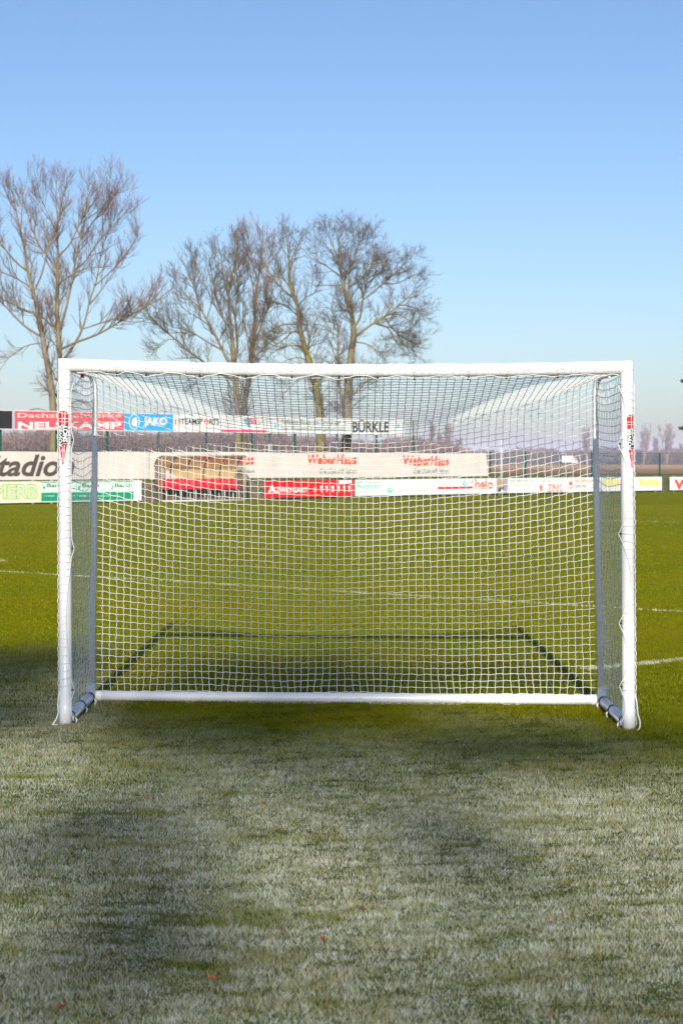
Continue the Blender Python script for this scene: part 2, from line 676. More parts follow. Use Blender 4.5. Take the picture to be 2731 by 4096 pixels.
CC = smooth_curve([(0, .0, HT - .037), (12, .33, HT - .215), (22, .60, 1.595), (26, .685, 1.50), (30, .73, 1.36), (40, .80, .99), (56, .79, .43), (66, .765, .066)], NR + 1)
EC = smooth_curve([(0, .03, HT - .02), (21, DT - .02, HT - .012), (23, DT + .005, HT - .06), (66, DB + .005, .066)], NR + 1)
UU = np.linspace(-.985, .985, NC + 1)
net_nodes = np.zeros((NR + 1, NC + 1, 3))
for j, u in enumerate(UU):
    w = 1 - abs(u / .985) ** 2.1
    for i in range(NR + 1):
        d, z = CC[i] * w + EC[i] * (1 - w)
        z += sagz(u) * max(0, 1 - i / 20)
        # broad hanging folds
        d += .012 * math.sin(5 * u + 2) * math.sin(i / NR * 6) * w + .008 * math.sin(11 * u + i * .13) * w
        z += (.006 * math.sin(9 * u + i * .11) + .010 * math.sin(2.6 * u + 1.0) * math.sin(math.pi * i / NR)) * w
        p = G(u * (1 + .0), d, z)
        if 0 < i < NR:
            p.x += .0022 * (1 if (i + j) % 2 else -1) + rng.normal(0, .0010)
            p.z += rng.normal(0, .0010)
            p.y += rng.normal(0, .0010)
        net_nodes[i, j] = p
# the lowest rows bunch towards the ties
for i in range(NR - 3, NR + 1):
    for j in range(NC + 1):
        net_nodes[i, j, 0] += .012 * (i - NR + 3) / 3 * math.sin(j * .55)


def grid_cords(nodes, r, wig=.0028, closed=None, sides=5, seed=1):
    rg = np.random.default_rng(seed)
    nr, nc = nodes.shape[0], nodes.shape[1]
    out = []
    for axis in (0, 1):
        A = nodes if axis == 0 else nodes.transpose(1, 0, 2)   # lines run along axis 0
        L = A.shape[0]; C_ = A.shape[1]
        K = (L - 1) * 3 + 1
        P = np.zeros((C_, K, 3))
        for c in range(C_):
            a = A[:-1, c]; b = A[1:, c]
            t = b - a
            side = (A[:-1, min(c + 1, C_ - 1)] - A[:-1, max(c - 1, 0)])
            side /= np.linalg.norm(side, axis=1, keepdims=True) + 1e-9
            sg = np.where((np.arange(L - 1) + c) % 2 == 0, 1, -1)[:, None]
            am = wig * rg.uniform(.4, 1.5, (L - 1, 1)) * sg
            P[c, 0:-1:3] = a
            P[c, 1:-1:3] = a + t * .33 + side * am
            P[c, 2:-1:3] = a + t * .67 - side * am * (.6 if axis == 0 else -.4)
            P[c, -1] = A[-1, c]
        out.append(batch_tubes(P, np.full((C_, K), r[axis] if isinstance(r, tuple) else r), sides))
    # knots
    flat = nodes.reshape(-1, 3)
    r = min(r) if isinstance(r, tuple) else r
    kn = np.stack([flat - [0, 0, r * 1.5], flat, flat + [0, 0, r * 1.5]], 1)
    out.append(batch_tubes(kn, np.tile(np.array([r * .6, r * 1.7, r * .6]), (len(flat), 1)), 5))
    return join_batches(out)


V, Q = grid_cords(net_nodes, .0017, .0024)
o = mesh_obj('back_net', V, Q, M['net']); put(o, goal)

# side nets
SC, SR = 20, 44
for s_ in (-1, 1):
    nd = np.zeros((SR + 1, SC + 1, 3))
    for i in range(SR + 1):
        z = .065 + (HT - .022 - .065) * i / SR
        for j in range(SC + 1):
            t = j / SC
            back = DB + (DT - DB) * z / HT
            d = .01 + (back - .01) * t
            sag = -.028 * math.sin(math.pi * t) * (1.0 if i > 0 else .3) * min(1, i / 5) + .006 * math.sin(t * 9 + i * .4) * (1 if s_ < 0 else .3)
            if s_ > 0 and z < 1.2:
                sag += .012 * math.sin(t * 6.3)
            p = G(s_, d, z + sag)
            p.x += s_ * (.012 * math.sin(math.pi * t) * math.sin(i * .35 + 1) - .004) + rng.normal(0, .0012)
            if 0 < j < SC and i > 0:
                p.y += rng.normal(0, .0007) + .0012 * (1 if (i + j) % 2 else -1)
                p.z += rng.normal(0, .001)
            nd[i, j] = p
    V, Q = grid_cords(nd, (.0013, .0018), .0009, seed=5)
    o = mesh_obj('side_net', V, Q, M['net']); put(o, goal)

# net edge wrapped over the crossbar: hem cord pulled down at each clip
clip_px = [462, 582, 799, 983, 1167, 1356, 1511, 1659, 1875, 2027, 2232]


def u_of(xp):
    return ((xp - CX) / F * 7.53 - (GXL + GXR) / 2) / ((GXR - GXL) / 2)


clip_u = [-.955] + [u_of(c) for c in clip_px] + [.93]


def bar_pt(u, ang, rr):
    """ang measured from the front (towards the camera) upwards"""
    c = G(u, 0, HT + sagz(u))
    return c + Vector((0, -math.cos(ang) * rr, math.sin(ang) * rr))


def hem_ang(u, cl=clip_u, rg=random.Random(3)):
    for a, b in zip(cl[:-1], cl[1:]):
        if a <= u <= b:
            t = (u - a) / (b - a)
            return -1.45 + .75 * math.sin(math.pi * t) ** .8
    return -1.0


ncol = 70
P = []; 
us = np.linspace(-.955, .97, ncol)
RW = RP + .003
arc = np.zeros((ncol, 12, 3))
for j, u in enumerate(us):
    h = hem_ang(u)
    for k in range(12):
        a = h + (math.pi * .98 - h) * k / 11
        arc[j, k] = bar_pt(u + .003 * math.sin(k * 1.7 + j * 2.1), a, RW)
bs = [batch_tubes(arc, np.full((ncol, 12), .0014), 5)]
fine = 281
uf = np.linspace(-.955, .97, fine)
for frac, rr, wob in ((0, .0021, .0), (.27, .0014, .10), (.52, .0014, .08), (.76, .0014, .05)):
    ln = np.zeros((1, fine, 3))
    for j, u in enumerate(uf):
        h = hem_ang(u)
        ph = abs(math.sin(j / 4 * math.pi + .3))
        a = h + (math.pi * .98 - h) * frac + wob * (ph - .5) * 2
        rad = RW + (.004 * (math.sin(j * .9) * .5 + .5) if frac == 0 else 0) + (.010 * math.sin(math.pi * ((j % 25) / 25)) if frac == 0 else 0)
        ln[0, j] = bar_pt(u, a, rad)
    bs.append(batch_tubes(ln, np.full((1, fine), rr), 6))
V, Q = join_batches(bs)
o = mesh_obj('net_edge', V, Q, M['net']); put(o, goal)
o['label'] = 'net edge wrapped round the crossbar'
for u in clip_u[1:-1]:
    m = MB()
    c = bar_pt(u, -1.5, RP + .006)
    m.tube([c + Vector((0, 0, .010)), c + Vector((0, .001, 0)), c + Vector((0, .002, -.010))], [.004, .006, .004], 8)
    m.tube([c + Vector((-.004, -.004, .012)), c + Vector((-.002, -.016, .020)), bar_pt(u, -.8, RP + .003)], .002, 5)
    m.build('net_clip', M['black'], goal, True)

# net edge wrapped round the posts
post_clips = {-1: [HT - .09, px(0, 1762, YL)[2], .95, .195, .02], 1: [HT - .09, px(0, 1765, YR)[2], px(0, 2128, YR)[2], px(0, 2489, YR)[2], px(0, 2744, YR)[2], .03]}


def post_pt(s_, z, phi, rr):
    """phi from the front, positive towards the inside of the goal"""
    c = G(s_, 0, z)
    return c + Vector((-s_ * math.sin(phi) * rr, -math.cos(phi) * rr, 0))


for s_ in (-1, 1):
    cl = post_clips[s_]

    def hem_phi(z):
        for b, a in zip(cl[:-1], cl[1:]):
            if a <= z <= b:
                t = (z - a) / (b - a)
                amp = (1.15 if s_ < 0 else 1.75) * min(1, (b - a) / .5)
                if s_ < 0 and b > 1.5: amp = .25
                return 1.45 - amp * math.sin(math.pi * t)
        return 1.2
    bs = []
    zs = np.arange(.22, HT + .01, .0415)
    arc = np.zeros((len(zs), 12, 3))
    for j, z in enumerate(zs):
        h = hem_phi(z)
        for k in range(12):
            t = k / 11
            phi = h + (-1.9 - h) * t
            arc[j, k] = post_pt(s_, z + .004 * math.sin(t * 7 + j) - .006 * t * math.sin(j * .8), phi, RP + .003)
    bs.append(batch_tubes(arc, np.full((len(zs), 12), .0014), 5))
    zf = np.linspace(.03, HT - .09, 260)
    for fr_, rr, wob in ((0, .0019, 0), (.36, .0013, .12), (1, .0022, .1)):
        if fr_ in (.36,):
            continue
        ln = np.zeros((1, len(zf), 3))
        for j, z in enumerate(zf):
            h = hem_phi(z)
            phi = h + (-1.7 - h) * fr_ + wob * math.sin(j * .5)
            near = max(0, 1 - min(abs(z - q) for q in cl) / .05)
            rad = RP + .004 + (.012 * near if fr_ == 0 else .004 * abs(math.sin(j * .6)))
            ln[0, j] = post_pt(s_, z, phi, rad)
        bs.append(batch_tubes(ln, np.full((1, len(zf)), rr), 6))
    V, Q = join_batches(bs)
    o = mesh_obj('net_edge', V, Q, M['net']); put(o, goal)
    o['label'] = 'net edge wrapped round the %s post' % ('left' if s_ < 0 else 'right')
    for z in cl[1:-1]:
        m = MB()
        c = post_pt(s_, z, 1.5, RP + .006)
        m.tube([c + Vector((s_ * .008, 0, 0)), c, c + Vector((-s_ * .009, 0, 0))], [.003, .0045, .003], 8)
        m.build('net_clip', M['black'], goal, True)
# loose cord ends at the feet
for s_, pts in ((-1, [(-.034, -.005, .19), (-.040, -.01, .12), (-.036, -.02, .075), (-.044, -.03, .045), (-.058, -.04, .022), (-.066, -.045, .020), (-.050, -.045, .016), (-.036, -.04, .018)]),
                (1, [(.030, -.02, .20), (.040, -.02, .14), (.040, -.03, .10), (.052, -.03, .06), (.052, -.035, .030), (.040, -.04, .014), (.030, -.04, .012)])):
    m = MB()
    b = G(s_, 0, 0)
    m.tube([b + Vector(p) for p in pts], .0034, 7)
    m.build('loose_cord', M['net'], goal, True)
# hem cord hanging over the rear ground bar, tied at three clips
bc = [u_of_ for u_of_ in [((856 - CX) / F * 8.3 - .017) / 1.492, ((1395 - CX) / F * 8.3 - .017) / 1.492, ((1925 - CX) / F * 8.3 - .017) / 1.492]]
m = MB()
prev = None
pts = []
for i in range(150):
    u = -.62 + 1.30 * i / 149
    dmin = min(abs(u - c) for c in bc)
    k = max(0, 1 - dmin / .085)
    a = 1.35 * k ** .7 - 1.0 * (1 - k)
    c = G(u, DB, .036)
    rr = .034 + .002 * math.sin(i * 1.3)
    pts.append(c + Vector((0, -math.cos(a) * rr, math.sin(a) * rr)))
m.tube(pts, .0024, 6)
m.build('hem_cord', M['net'], goal, True)
for u in bc:
    m = MB()
    c = G(u, DB, .036 + .034)
    m.tube([c + Vector((0, 0, -.003)), c + Vector((0, 0, .006))], .007, 8)
    m.build('net_clip', M['black'], goal, True)

# ------------------------------------------------------------------ lettering
_tc = {}


def text_flat(txt, bold=0.0, shear=0.0, spacing=1.0, outline=0.0):
    key = (txt, bold, shear, spacing, outline)
    if key in _tc:
        return _tc[key]
    cu = bpy.data.curves.new('t', 'FONT')
    cu.body = txt
    cu.size = 1
    cu.offset = bold
    cu.shear = shear
    cu.space_character = spacing
    cu.resolution_u = 3
    cu.fill_mode = 'NONE' if outline else 'FRONT'
    cu.bevel_depth = outline
    cu.bevel_resolution = 0
    ob = bpy.data.objects.new('t', cu)
    col.objects.link(ob)
    bpy.context.view_layer.update()
    me = bpy.data.meshes.new_from_object(ob.evaluated_get(bpy.context.evaluated_depsgraph_get()))
    V = np.array([v.co[:] for v in me.vertices])
    Fc = [tuple(p.vertices) for p in me.polygons]
    bpy.data.objects.remove(ob)
    bpy.data.curves.remove(cu)
    bpy.data.meshes.remove(me)
    mn = V.min(0); mx = V.max(0)
    V = (V - mn) / np.maximum(mx - mn, 1e-6)
    _tc[key] = (V[:, :2] if not outline else V, Fc)
    return _tc[key]


# fence line: a straight row that recedes to the right
def sc_(p):
    return 121.5 - .0135 * p


FA = Vector(((0 - CX) / sc_(0), F / sc_(0)))
FB = Vector(((2731 - CX) / sc_(2731), F / sc_(2731)))
FU = (FB - FA).normalized()
FN = Vector((FU.y, -FU.x))


def fpt(x, o=0.0):
    """ground point of the fence line (moved o metres to the pitch) that is seen at column x"""
    k = (x - CX) / F
    Y = (FA.dot(FN) + o) / (k * FN.x + FN.y)
    return Vector((k * Y, Y))


def fal(x, o=0.0):
    return (fpt(x, o) - FA).dot(FU)


def fat(a, o, z):
    p = FA + FU * a + FN * o
    return Vector((p.x, p.y, z))


def fz(x, y, o):
    return CH - (y - HY) / F * fpt(x, o).y


FU3 = Vector((FU.x, FU.y, 0)); FN3 = Vector((FN.x, FN.y, 0))


def fbox(m, a0, a1, o0, o1, z0, z1):
    m.frame_box(fat(a0, o0, z0), FU3 * (a1 - a0), FN3 * (o1 - o0), (0, 0, z1 - z0))


def fquad(name, mat, parent, x0, x1, z0, z1, o, lab=None):
    m = MB()
    a0, a1 = fal(x0, o), fal(x1, o)
    fbox(m, a0, a1, o - .002, o, z0, z1)
    ob = m.build(name, mat, parent)
    if lab: ob['label'] = lab
    return ob


def fpoly(name, mat, parent, pts, o, lab=None):
    """flat printed shape from photo pixels on the board plane"""
    v = []
    for x, y in pts:
        p = fpt(x, o)
        v.append((p.x, p.y, fz(x, y, o)))
    n = len(v)
    back = [(a - FN.x * .002, b - FN.y * .002, c) for a, b, c in v]
    f = [tuple(range(n)), tuple(range(2 * n - 1, n - 1, -1))] + [(i, i + n, (i + 1) % n + n, (i + 1) % n) for i in range(n)]
    ob = mesh_obj(name, v + back, f, mat)
    put(ob, parent)
    if lab: ob['label'] = lab
    return ob


def ftext(txt, mat, parent, x0, y0, x1, y1, o, bold=0.0, shear=0.0, dy=0.0, wave=None, name='lettering', spacing=1.0, outline=0.0):
    """text fitted to the photo box x0,y0 (top left) - x1,y1 (bottom right) on the board plane; dy = rise of the right end in pixels"""
    V, Fc = text_flat(txt, bold, shear, spacing, outline)
    if wave:   # cut the letters fine enough to follow the folds
        bm = bmesh.new()
        vs = [bm.verts.new((float(v[0]), float(v[1]), 0)) for v in V]
        for f in Fc:
            try: bm.faces.new([vs[i] for i in f])
            except ValueError: pass
        bmesh.ops.triangulate(bm, faces=bm.faces[:])
        lim = .12 / max(.3, abs(fal(x1, o) - fal(x0, o)))
        for _ in range(5):
            e = [e for e in bm.edges if abs(e.verts[0].co.x - e.verts[1].co.x) > lim]
            if not e: break
            bmesh.ops.subdivide_edges(bm, edges=e, cuts=1)
            bmesh.ops.triangulate(bm, faces=bm.faces[:])
        bm.verts.index_update()
        V = [tuple(v.co) for v in bm.verts]; Fc = [tuple(v.index for v in f.verts) for f in bm.faces]
        bm.free()
    out = []
    for q in V:
        tx, ty = q[0], q[1]
        X = x0 + (x1 - x0) * tx
        Yp = y1 + (y0 - y1) * ty + dy * tx
        z = fz(X, Yp, o)
        oo = o + (wave(fal(X, o), z) if wave else 0) + (q[2] * .004 if outline else 0)
        p = fpt(X, o) + FN * (oo - o)
        out.append((p.x, p.y, z))
    ob = mesh_obj(name, out, [tuple(reversed(f)) for f in Fc] if False else Fc, mat)
    put(ob, parent)
    return ob


# post decals -----------------------------------------------------------
def decal_mesh(V2, Fc, s_, zc, phi_c, lift, name, mat, parent):
    """V2 in metres: x across (to the right in view), y up; wrapped on the post"""
    bm = bmesh.new()
    vs = [bm.verts.new((x, y, 0)) for x, y in V2]
    for f in Fc:
        try: bm.faces.new([vs[i] for i in f])
        except ValueError: pass
    bmesh.ops.triangulate(bm, faces=bm.faces[:])
    for _ in range(3):
        e = [e for e in bm.edges if abs(e.verts[0].co.x - e.verts[1].co.x) > .005]
        if e: bmesh.ops.subdivide_edges(bm, edges=e, cuts=1)
        bmesh.ops.triangulate(bm, faces=bm.faces[:])
    out = []
    rr = RP + lift
    for v in bm.verts:
        a = v.co.x / rr + phi_c
        c = G(s_, 0, zc + v.co.y)
        out.append(c + Vector((math.sin(a) * rr, -math.cos(a) * rr, 0)))
    bm.verts.index_update()
    f = [tuple(v.index for v in fc.verts) for fc in bm.faces]
    bm.free()
    ob = mesh_obj(name, out, f, mat)
    put(ob, parent)
    return ob


def ring_poly(cx, cy, r, n=28, sy=1.0):
    return [(cx + math.cos(2 * math.pi * k / n) * r, cy + math.sin(2 * math.pi * k / n) * r * sy) for k in range(n)]


posts = [c for c in goal.children if c.name.startswith('post')]
for s_, pst in ((-1, posts[0]), (1, posts[1])):
    Yp = YL if s_ < 0 else YR
    k = Yp / F
    phc = -.10 if s_ < 0 else .62
    zc = px(0, 1740, Yp)[2]
    hw = 20 * k

    def sub(V2, Fc, lift, name, mat):
        return decal_mesh(V2, Fc, s_, zc, phc, lift, name, mat, pst)
    # black printed outline, red ball, flame tail (pixels from the decal centre at y 1740, up positive)
    P = [(x * k, y * k) for x, y in ring_poly(0, 72, 22.5)]
    sub(P, [tuple(range(len(P)))], .0010, 'decal_outline', M['navyprint'])
    P = [(x * k, y * k) for x, y in ring_poly(0, 69, 21.5)]
    sub(P, [tuple(range(len(P)))], .0016, 'decal_ball', M['red'])
    P = [(-21.5, 70), (21.5, 70), (22.5, 44), (20, 20), (17, -40), (11, -72), (2, -120), (-3, -120), (-11, -72), (-17, -40), (-20, 20)]
    P = [(x * k, y * k) for x, y in P][::-1]
    sub(P, [tuple(range(len(P)))], .0013, 'decal_flame', M['red'])
    for cxx in (-3.5, 9):
        P = [(cxx - 1.2, 96 - abs(cxx) * .6), (cxx + 1.2, 96 - abs(cxx) * .6), (cxx * .4 + .8, -112), (cxx * .4 - .8, -112)]
        P = [(x * k, y * k) for x, y in P]
        sub(P, [(0, 3, 2, 1)], .0019, 'decal_line', M['plastic'])
    for yy in (62, -62):
        w_ = 19 if yy > 0 else (15 if yy > -60 else 7)
        P = [(-w_, yy), (-w_, yy + 2), (w_, yy + 2), (w_, yy)]
        P = [(x * k, y * k) for x, y in P]
        sub(P, [(0, 3, 2, 1)], .0019, 'decal_line', M['plastic'])
    # black plate behind the letters
    P = [(-20, 38), (-6, 40), (-3, 30), (4, 32), (20, 40), (22, -28), (16, -36), (2, -30), (-3, -48), (-21, -50), (-18, -30), (-21, -14)]
    P = [(x * k, y * k) for x, y in P][::-1]
    sub(P, [tuple(range(len(P)))], .0022, 'decal_plate', M['navyprint'])
    for txt, xa, xb, ya, yb in (('POWER', -20, -4, -48, 39), ('SHOT', -1, 20, -31, 38)):
        V2, Fc = text_flat(txt, .035, 0)
        # reading upwards: text x -> up, text y -> left
        P = [((xb - (xb - xa) * ty) * k, (ya + (yb - ya) * tx) * k) for tx, ty in V2]
        sub(P, Fc, .0028, 'decal_lettering', M['plastic'])

# ------------------------------------------------------------------ the fence
fence_a0, fence_a1 = fal(-420), fal(3150)
fence = empty('mesh_fence', tuple(fat(fal(-420), 0, 0)), 'green steel mesh fence behind the pitch carrying banners and boards', 'fence')
tall = [-420, -205, 5, 228, 432, 636, 828, 1010, 1182, 1350, 1507, 1655]
low = [1809, 1961, 2102, 2237, 2367, 2505, 2638, 2765, 2890, 3020, 3150]
for x in tall + low:
    m = MB()
    a = fal(x)
    h = 3.08 if x in tall else 1.80
    fbox(m, a - .035, a + .035, -.05, -.01, -.02, h)
    fbox(m, a - .040, a + .040, -.055, -.005, h, h + .015)
    m.build('post', M['posts'], fence)
m = MB()
for z in (.76, 1.775):
    m = MB()
    fbox(m, fence_a0, fence_a1, .0, .03, z, z + .014)
    m.build('rail', M['posts'], fence)
m = MB()
a = fence_a0
while a < fence_a1:
    fbox(m, a - .0015, a + .0015, -.004, -.0005, .05, 1.775)
    a += .075
for i in range(9):
    z = .05 + i * .2
    fbox(m, fence_a0, fence_a1, -.009, -.0045, z, z + .007)
m.build('wire_mesh', M['posts'], fence)

# lone poles by the fence
o = MB(); b = px(1076, 1800, 53.6)
o.tube([(b[0], 53.9, 0), (b[0], 53.9, 3.0)], .045, 12)
o = o.build('metal_post', M['steel'])
tag(o, 'grey galvanised metal post behind the gap between two white top boards', 'post')
o = MB(); Yq = 62.0
o.tube([((2003 - CX) / F * Yq, Yq, 0), ((2003 - CX) / F * Yq, Yq, 2.36)], [.028, .022], 12)
o = o.build('white_pole', M['white'])
tag(o, 'thin white pole behind the fence right of the long banner', 'pole')

# bank / low wall behind the lower boards
m = MB()
a0, a1 = fence_a0, fence_a1
n = 90
v = []; f = []
rb = random.Random(4)
for i in range(n + 1):
    a = a0 + (a1 - a0) * i / n
    for (oo, z) in ((.28, -.02), (.25, .25), (.20, .48), (.12, .64), (-.0, .66), (-.12, .4), (-.3, -.02)):
        q = fat(a, oo + rb.uniform(-.02, .02), z + (rb.uniform(-.03, .03) if z > 0 else 0))
        v.append(tuple(q))
for i in range(n):
    for k in range(6):
        b0 = i * 7 + k
        f.append((b0, b0 + 1, b0 + 8, b0 + 7))
o = mesh_obj('bank_wall', v, f, M['bank'])
tag(o, 'low weathered brown wall behind the lower advertising boards', 'wall')

OB = .10   # top boards
OM = .12   # banners
OL = .42   # lower boards


def board(label, x0, x1, ztop, zbot, o, mat, legs=False, group=None, name='advertising_board', border=None, cat='board'):
    a0, a1 = fal(x0, o), fal(x1, o)
    root = empty(name, tuple(fat((a0 + a1) / 2, o, 0 if legs else zbot)), label, cat, group)
    m = MB()
    fbox(m, a0, a1, o - .03, o, zbot, ztop)
    m.build('panel', mat, root)
    m = MB()
    fb = border or M['white']
    fbox(m, a0 - .02, a1 + .02, o - .035, o + .006, ztop, ztop + .022)
    fbox(m, a0 - .02, a1 + .02, o - .035, o + .006, zbot - .022, zbot)
    m.build('frame', fb, root)
    if legs:
        n = max(2, round((a1 - a0) / 1.9))
        for i in range(n):
            a = a0 + (a1 - a0) * (i + .12) / (n - 1 + .24) if n > 1 else a0
            m = MB()
            fbox(m, a, a + .07, o - .10, o - .036, -.02, zbot - .022)
            fbox(m, a + .01, a + .06, o - .10, o - .036, zbot - .022, ztop + .06)
            m.build('leg', M['oldsteel'], root)
    return root


T = .003
# upper row
ZT, ZB = 3.085, 2.49
b = board('black board at the far left end of the top row', -260, 50, ZT, ZB, OB, M['black'])
b = board('faded red board with white roof tile advert, left end of the top row', 62, 497, ZT, ZB, OB, M['pink'])
ftext('Dachziegelwerke', M['canvas'], b, 72, 1652, 487, 1676, OB + T, .01)
ftext('NELSKAMP', M['white'], b, 73, 1687, 487, 1716, OB + T, .035)
b = board('bright blue board with a white round bird emblem on the top row', 498, 693, ZT, ZB, OB, M['sky_blue'])
P = [(538 + 7 * 0 + 21.5 * math.cos(t), 1686.5 + 31 * math.sin(t)) for t in [2 * math.pi * i / 28 for i in range(28)]]
fpoly('emblem_ring', M['white'], b, P, OB + T)
P = [(538 + 18.5 * math.cos(t), 1686.5 + 27.5 * math.sin(t)) for t in [2 * math.pi * i / 28 for i in range(28)]]
fpoly('emblem_disc', M['sky_blue'], b, P, OB + 2 * T)
fpoly('emblem_bird', M['white'], b, [(527, 1694), (530, 1680), (540, 1670), (548, 1667), (546, 1684), (553, 1680), (552, 1697), (545, 1706), (534, 1706)][::-1], OB + 3 * T)
ftext('JAKO', M['white'], b, 574, 1669, 669, 1710, OB + T, .05)
b = board('white board with red eleven and black sports lettering on the top row', 694, 884, ZT, ZB, OB, M['white'])
ftext('11', M['orange'], b, 700, 1673, 722, 1698, OB + T, .04)
ftext('TEAMSP', M['navyprint'], b, 724, 1674, 812, 1698, OB + T, .03)
P = [(826 + 10 * math.cos(t), 1686 + 13 * math.sin(t)) for t in [2 * math.pi * i / 18 for i in range(18)]]
fpoly('emblem_disc', M['orange'], b, P, OB + T)
fpoly('emblem_figure', M['white'], b, [(820, 1700), (825, 1684), (822, 1680), (830, 1680), (828, 1686), (833, 1700), (826, 1692)], OB + 2 * T)
ftext('RTS', M['navyprint'], b, 838, 1675, 877, 1699, OB + T, .03)
ftext('LAHR', M['greyprint'], b, 776, 1710, 804, 1716, OB + T, .01)
b = board('white board with a teal diamond and pink letters on the top row', 885, 1065, ZT, ZB, OB, M['white'])
fquad('pink_stripe', M['magenta'], b, 886, 1064, ZB + .005, ZB + .085, OB + T)
for i in range(5):
    fpoly('text_line', M['greyprint'], b, [(893, 1671 + i * 9), (893, 1674 + i * 9), (925 + (i * 7) % 12, 1674 + i * 9), (925 + (i * 7) % 12, 1671 + i * 9)], OB + T)
fpoly('emblem_diamond', M['teal'], b, [(973, 1676), (985, 1672), (1002, 1674), (1010, 1684), (997, 1712), (980, 1694)][::-1], OB + T)
ftext('CSE', M['magenta'], b, 984, 1671, 1026, 1697, OB + 2 * T, .03)
ftext('.de', M['magenta'], b, 1030, 1687, 1045, 1697, OB + T, .01)
b = board('long white building firm board with bold black name, right end of the top row', 1071, 1615, ZT - .02, ZB, OB, M['white'])
for x in (1098, 1588):
    fpoly('drop_emblem', M['cyan'], b, [(x + 4, 1690), (x + 9, 1702), (x + 8, 1712), (x - 1, 1712), (x, 1702)][::-1], OB + T)
    fpoly('flag_emblem', M['orange'], b, [(x + 8, 1680), (x + 16, 1674), (x + 14, 1680), (x + 9, 1686)][::-1], OB + T)
ftext('Perfektes Bauen von Grund auf', M['darkgreen_print'], b, 1125, 1677, 1360, 1697, OB + T, .012, dy=3)
ftext('Der Weberith-Keller gebaut von...', M['darkgreen_print'], b, 1125, 1706, 1390, 1726, OB + T, .012, dy=3)
ftext('BÜRKLE', M['navyprint'], b, 1410, 1678, 1555, 1730, OB + T, .03)
# empty frame at the right end of the top row
m = MB()
a0, a1 = fal(1618, OB), fal(1668, OB)
root = empty('board_frame', tuple(fat((a0 + a1) / 2, OB, 2.47)), 'empty rusty metal board frame at the right end of the top row', 'frame')
for z0_, z1_ in ((3.05, 3.08), (2.47, 2.50)):
    m = MB(); fbox(m, a0, a1, OB - .02, OB, z0_, z1_); m.build('rail', M['oldsteel'], root)
for q0, q1 in ((a1 - .05, a1), (a1 - .18, a1 - .15)):
    m = MB(); fbox(m, q0, q1, OB - .02, OB, 2.5, 3.05); m.build('upright', M['oldsteel'], root)


# middle banners: cloth with folds
def fold(seed):
    r = random.Random(seed)
    ks = [(r.uniform(2.2, 7.5), r.uniform(0, 6), r.uniform(-1.2, 1.2), r.uniform(.002, .006)) for _ in range(6)]

    def w(a, z):
        return sum(h * math.sin(k * a + p + s * z * 3) for k, p, s, h in ks) + .03
    return w


def banner(label, x0, x1, z0, z1, seed, right_slant=0.0, name='fabric_banner'):
    o = OM
    a0, a1 = fal(x0, o), fal(x1, o)
    w = fold(seed)
    root = empty(name, tuple(fat((a0 + a1) / 2, o, z0)), label, 'banner')
    na = int((a1 - a0) / .12) + 2; nz = 9
    top = lambda a: .018 * math.sin(a * 1.3 + seed) * math.sin(a * .41) - .012
    v = []
    for side in (0, 1):
        for i in range(na + 1):
            for k in range(nz + 1):
                a = a0 + (a1 - a0) * i / na
                z = z0 + (z1 - z0 + top(a)) * k / nz
                aa = a + (right_slant * (1 - k / nz) if i == na else 0)
                p = fat(aa, o + w(a, z) - side * .004, z)
                v.append(tuple(p))
    f = []
    S = (na + 1) * (nz + 1)
    for i in range(na):
        for k in range(nz):
            q = i * (nz + 1) + k
            f.append((q, q + nz + 1, q + nz + 2, q + 1))
            f.append((q + S, q + S + 1, q + S + nz + 2, q + S + nz + 1))
    ob = mesh_obj('cloth', v, f, M['canvas'], None, True)
    put(ob, root)
    return root, w


b, w = banner('cream cloth banner with big dark brown italic lettering, left end of the fence', -330, 596, .80, 1.755, 2)
ftext('Stadion', M['brownprint'], b, -68, 1817, 298, 1905, OM + .022, .022, .30, wave=w)
b, w = banner('long cream cloth banner with repeated orange-red house builder lettering', 690, 1942, .80, 1.765, 5, .10)
# the covered left part, a strip above the dugout
for (xa, ya, xb, yb, xc, yc, xd, yd, tt) in ((790, 1817, 1014, 1858, 862, 1877, 1016, 1893, 0), (1227, 1817, 1424, 1858, 1276, 1874, 1424, 1894, 0), (1610, 1821, 1794, 1862, 1652, 1874, 1794, 1894, 4)):
    ftext('WeberHaus', M['orange'], b, xa, ya, xb, yb, OM + .022, .03, .12, wave=w, dy=tt * .5)
    ftext('Die Zukunft leben', M['darkgreen_print'], b, xc, yc, xd, yd, OM + .022, .0, .25, wave=w)
b, w = banner('blank cream cloth banner between the brown lettering and the dugout', 597, 689, .78, 1.755, 9)

# lower row
ZL0, ZL1 = .075, .705
GR = 'advertising boards along the pitch edge'
b = board('pale yellow board with green outlined capitals at the lower left edge', -200, 165, ZL1 + .03, ZL0, OL, M['cream'], True)
ftext('MERB', M['linegreen'], b, -25, 1936, 152, 1997, OL + T, .03, outline=.02)
b = board('green and white board with three dark company names in the lower row', 166, 567, ZL1 + .03, ZL0, OL, M['white'], True)
fquad('green_field', M['signgreen'], b, 167, 535, ZL0 + .01, ZL0 + .30, OL + T)
fquad('pale_field', M['palegreen'], b, 167, 535, ZL0 + .303, ZL1 - .005, OL + T)
fquad('green_stripe', M['signgreen'], b, 167, 535, ZL1 - .002, ZL1 + .025, OL + T)
for x in (190, 330, 462):
    ftext('Barth', M['navyprint'], b, x, 1934, x + 68, 1949, OL + 2 * T, .015)
    P = [(x - 18, 1950), (x - 10, 1944), (x - 2, 1942), (x - 8, 1947), (x - 10, 1956), (x - 14, 1957)]
    fpoly('swoosh', M['signgreen'], b, P[::-1], OL + 2 * T)
    ftext('www.barth-metall.de', M['white'], b, x, 1965, x + 48, 1970, OL + 2 * T, .02)
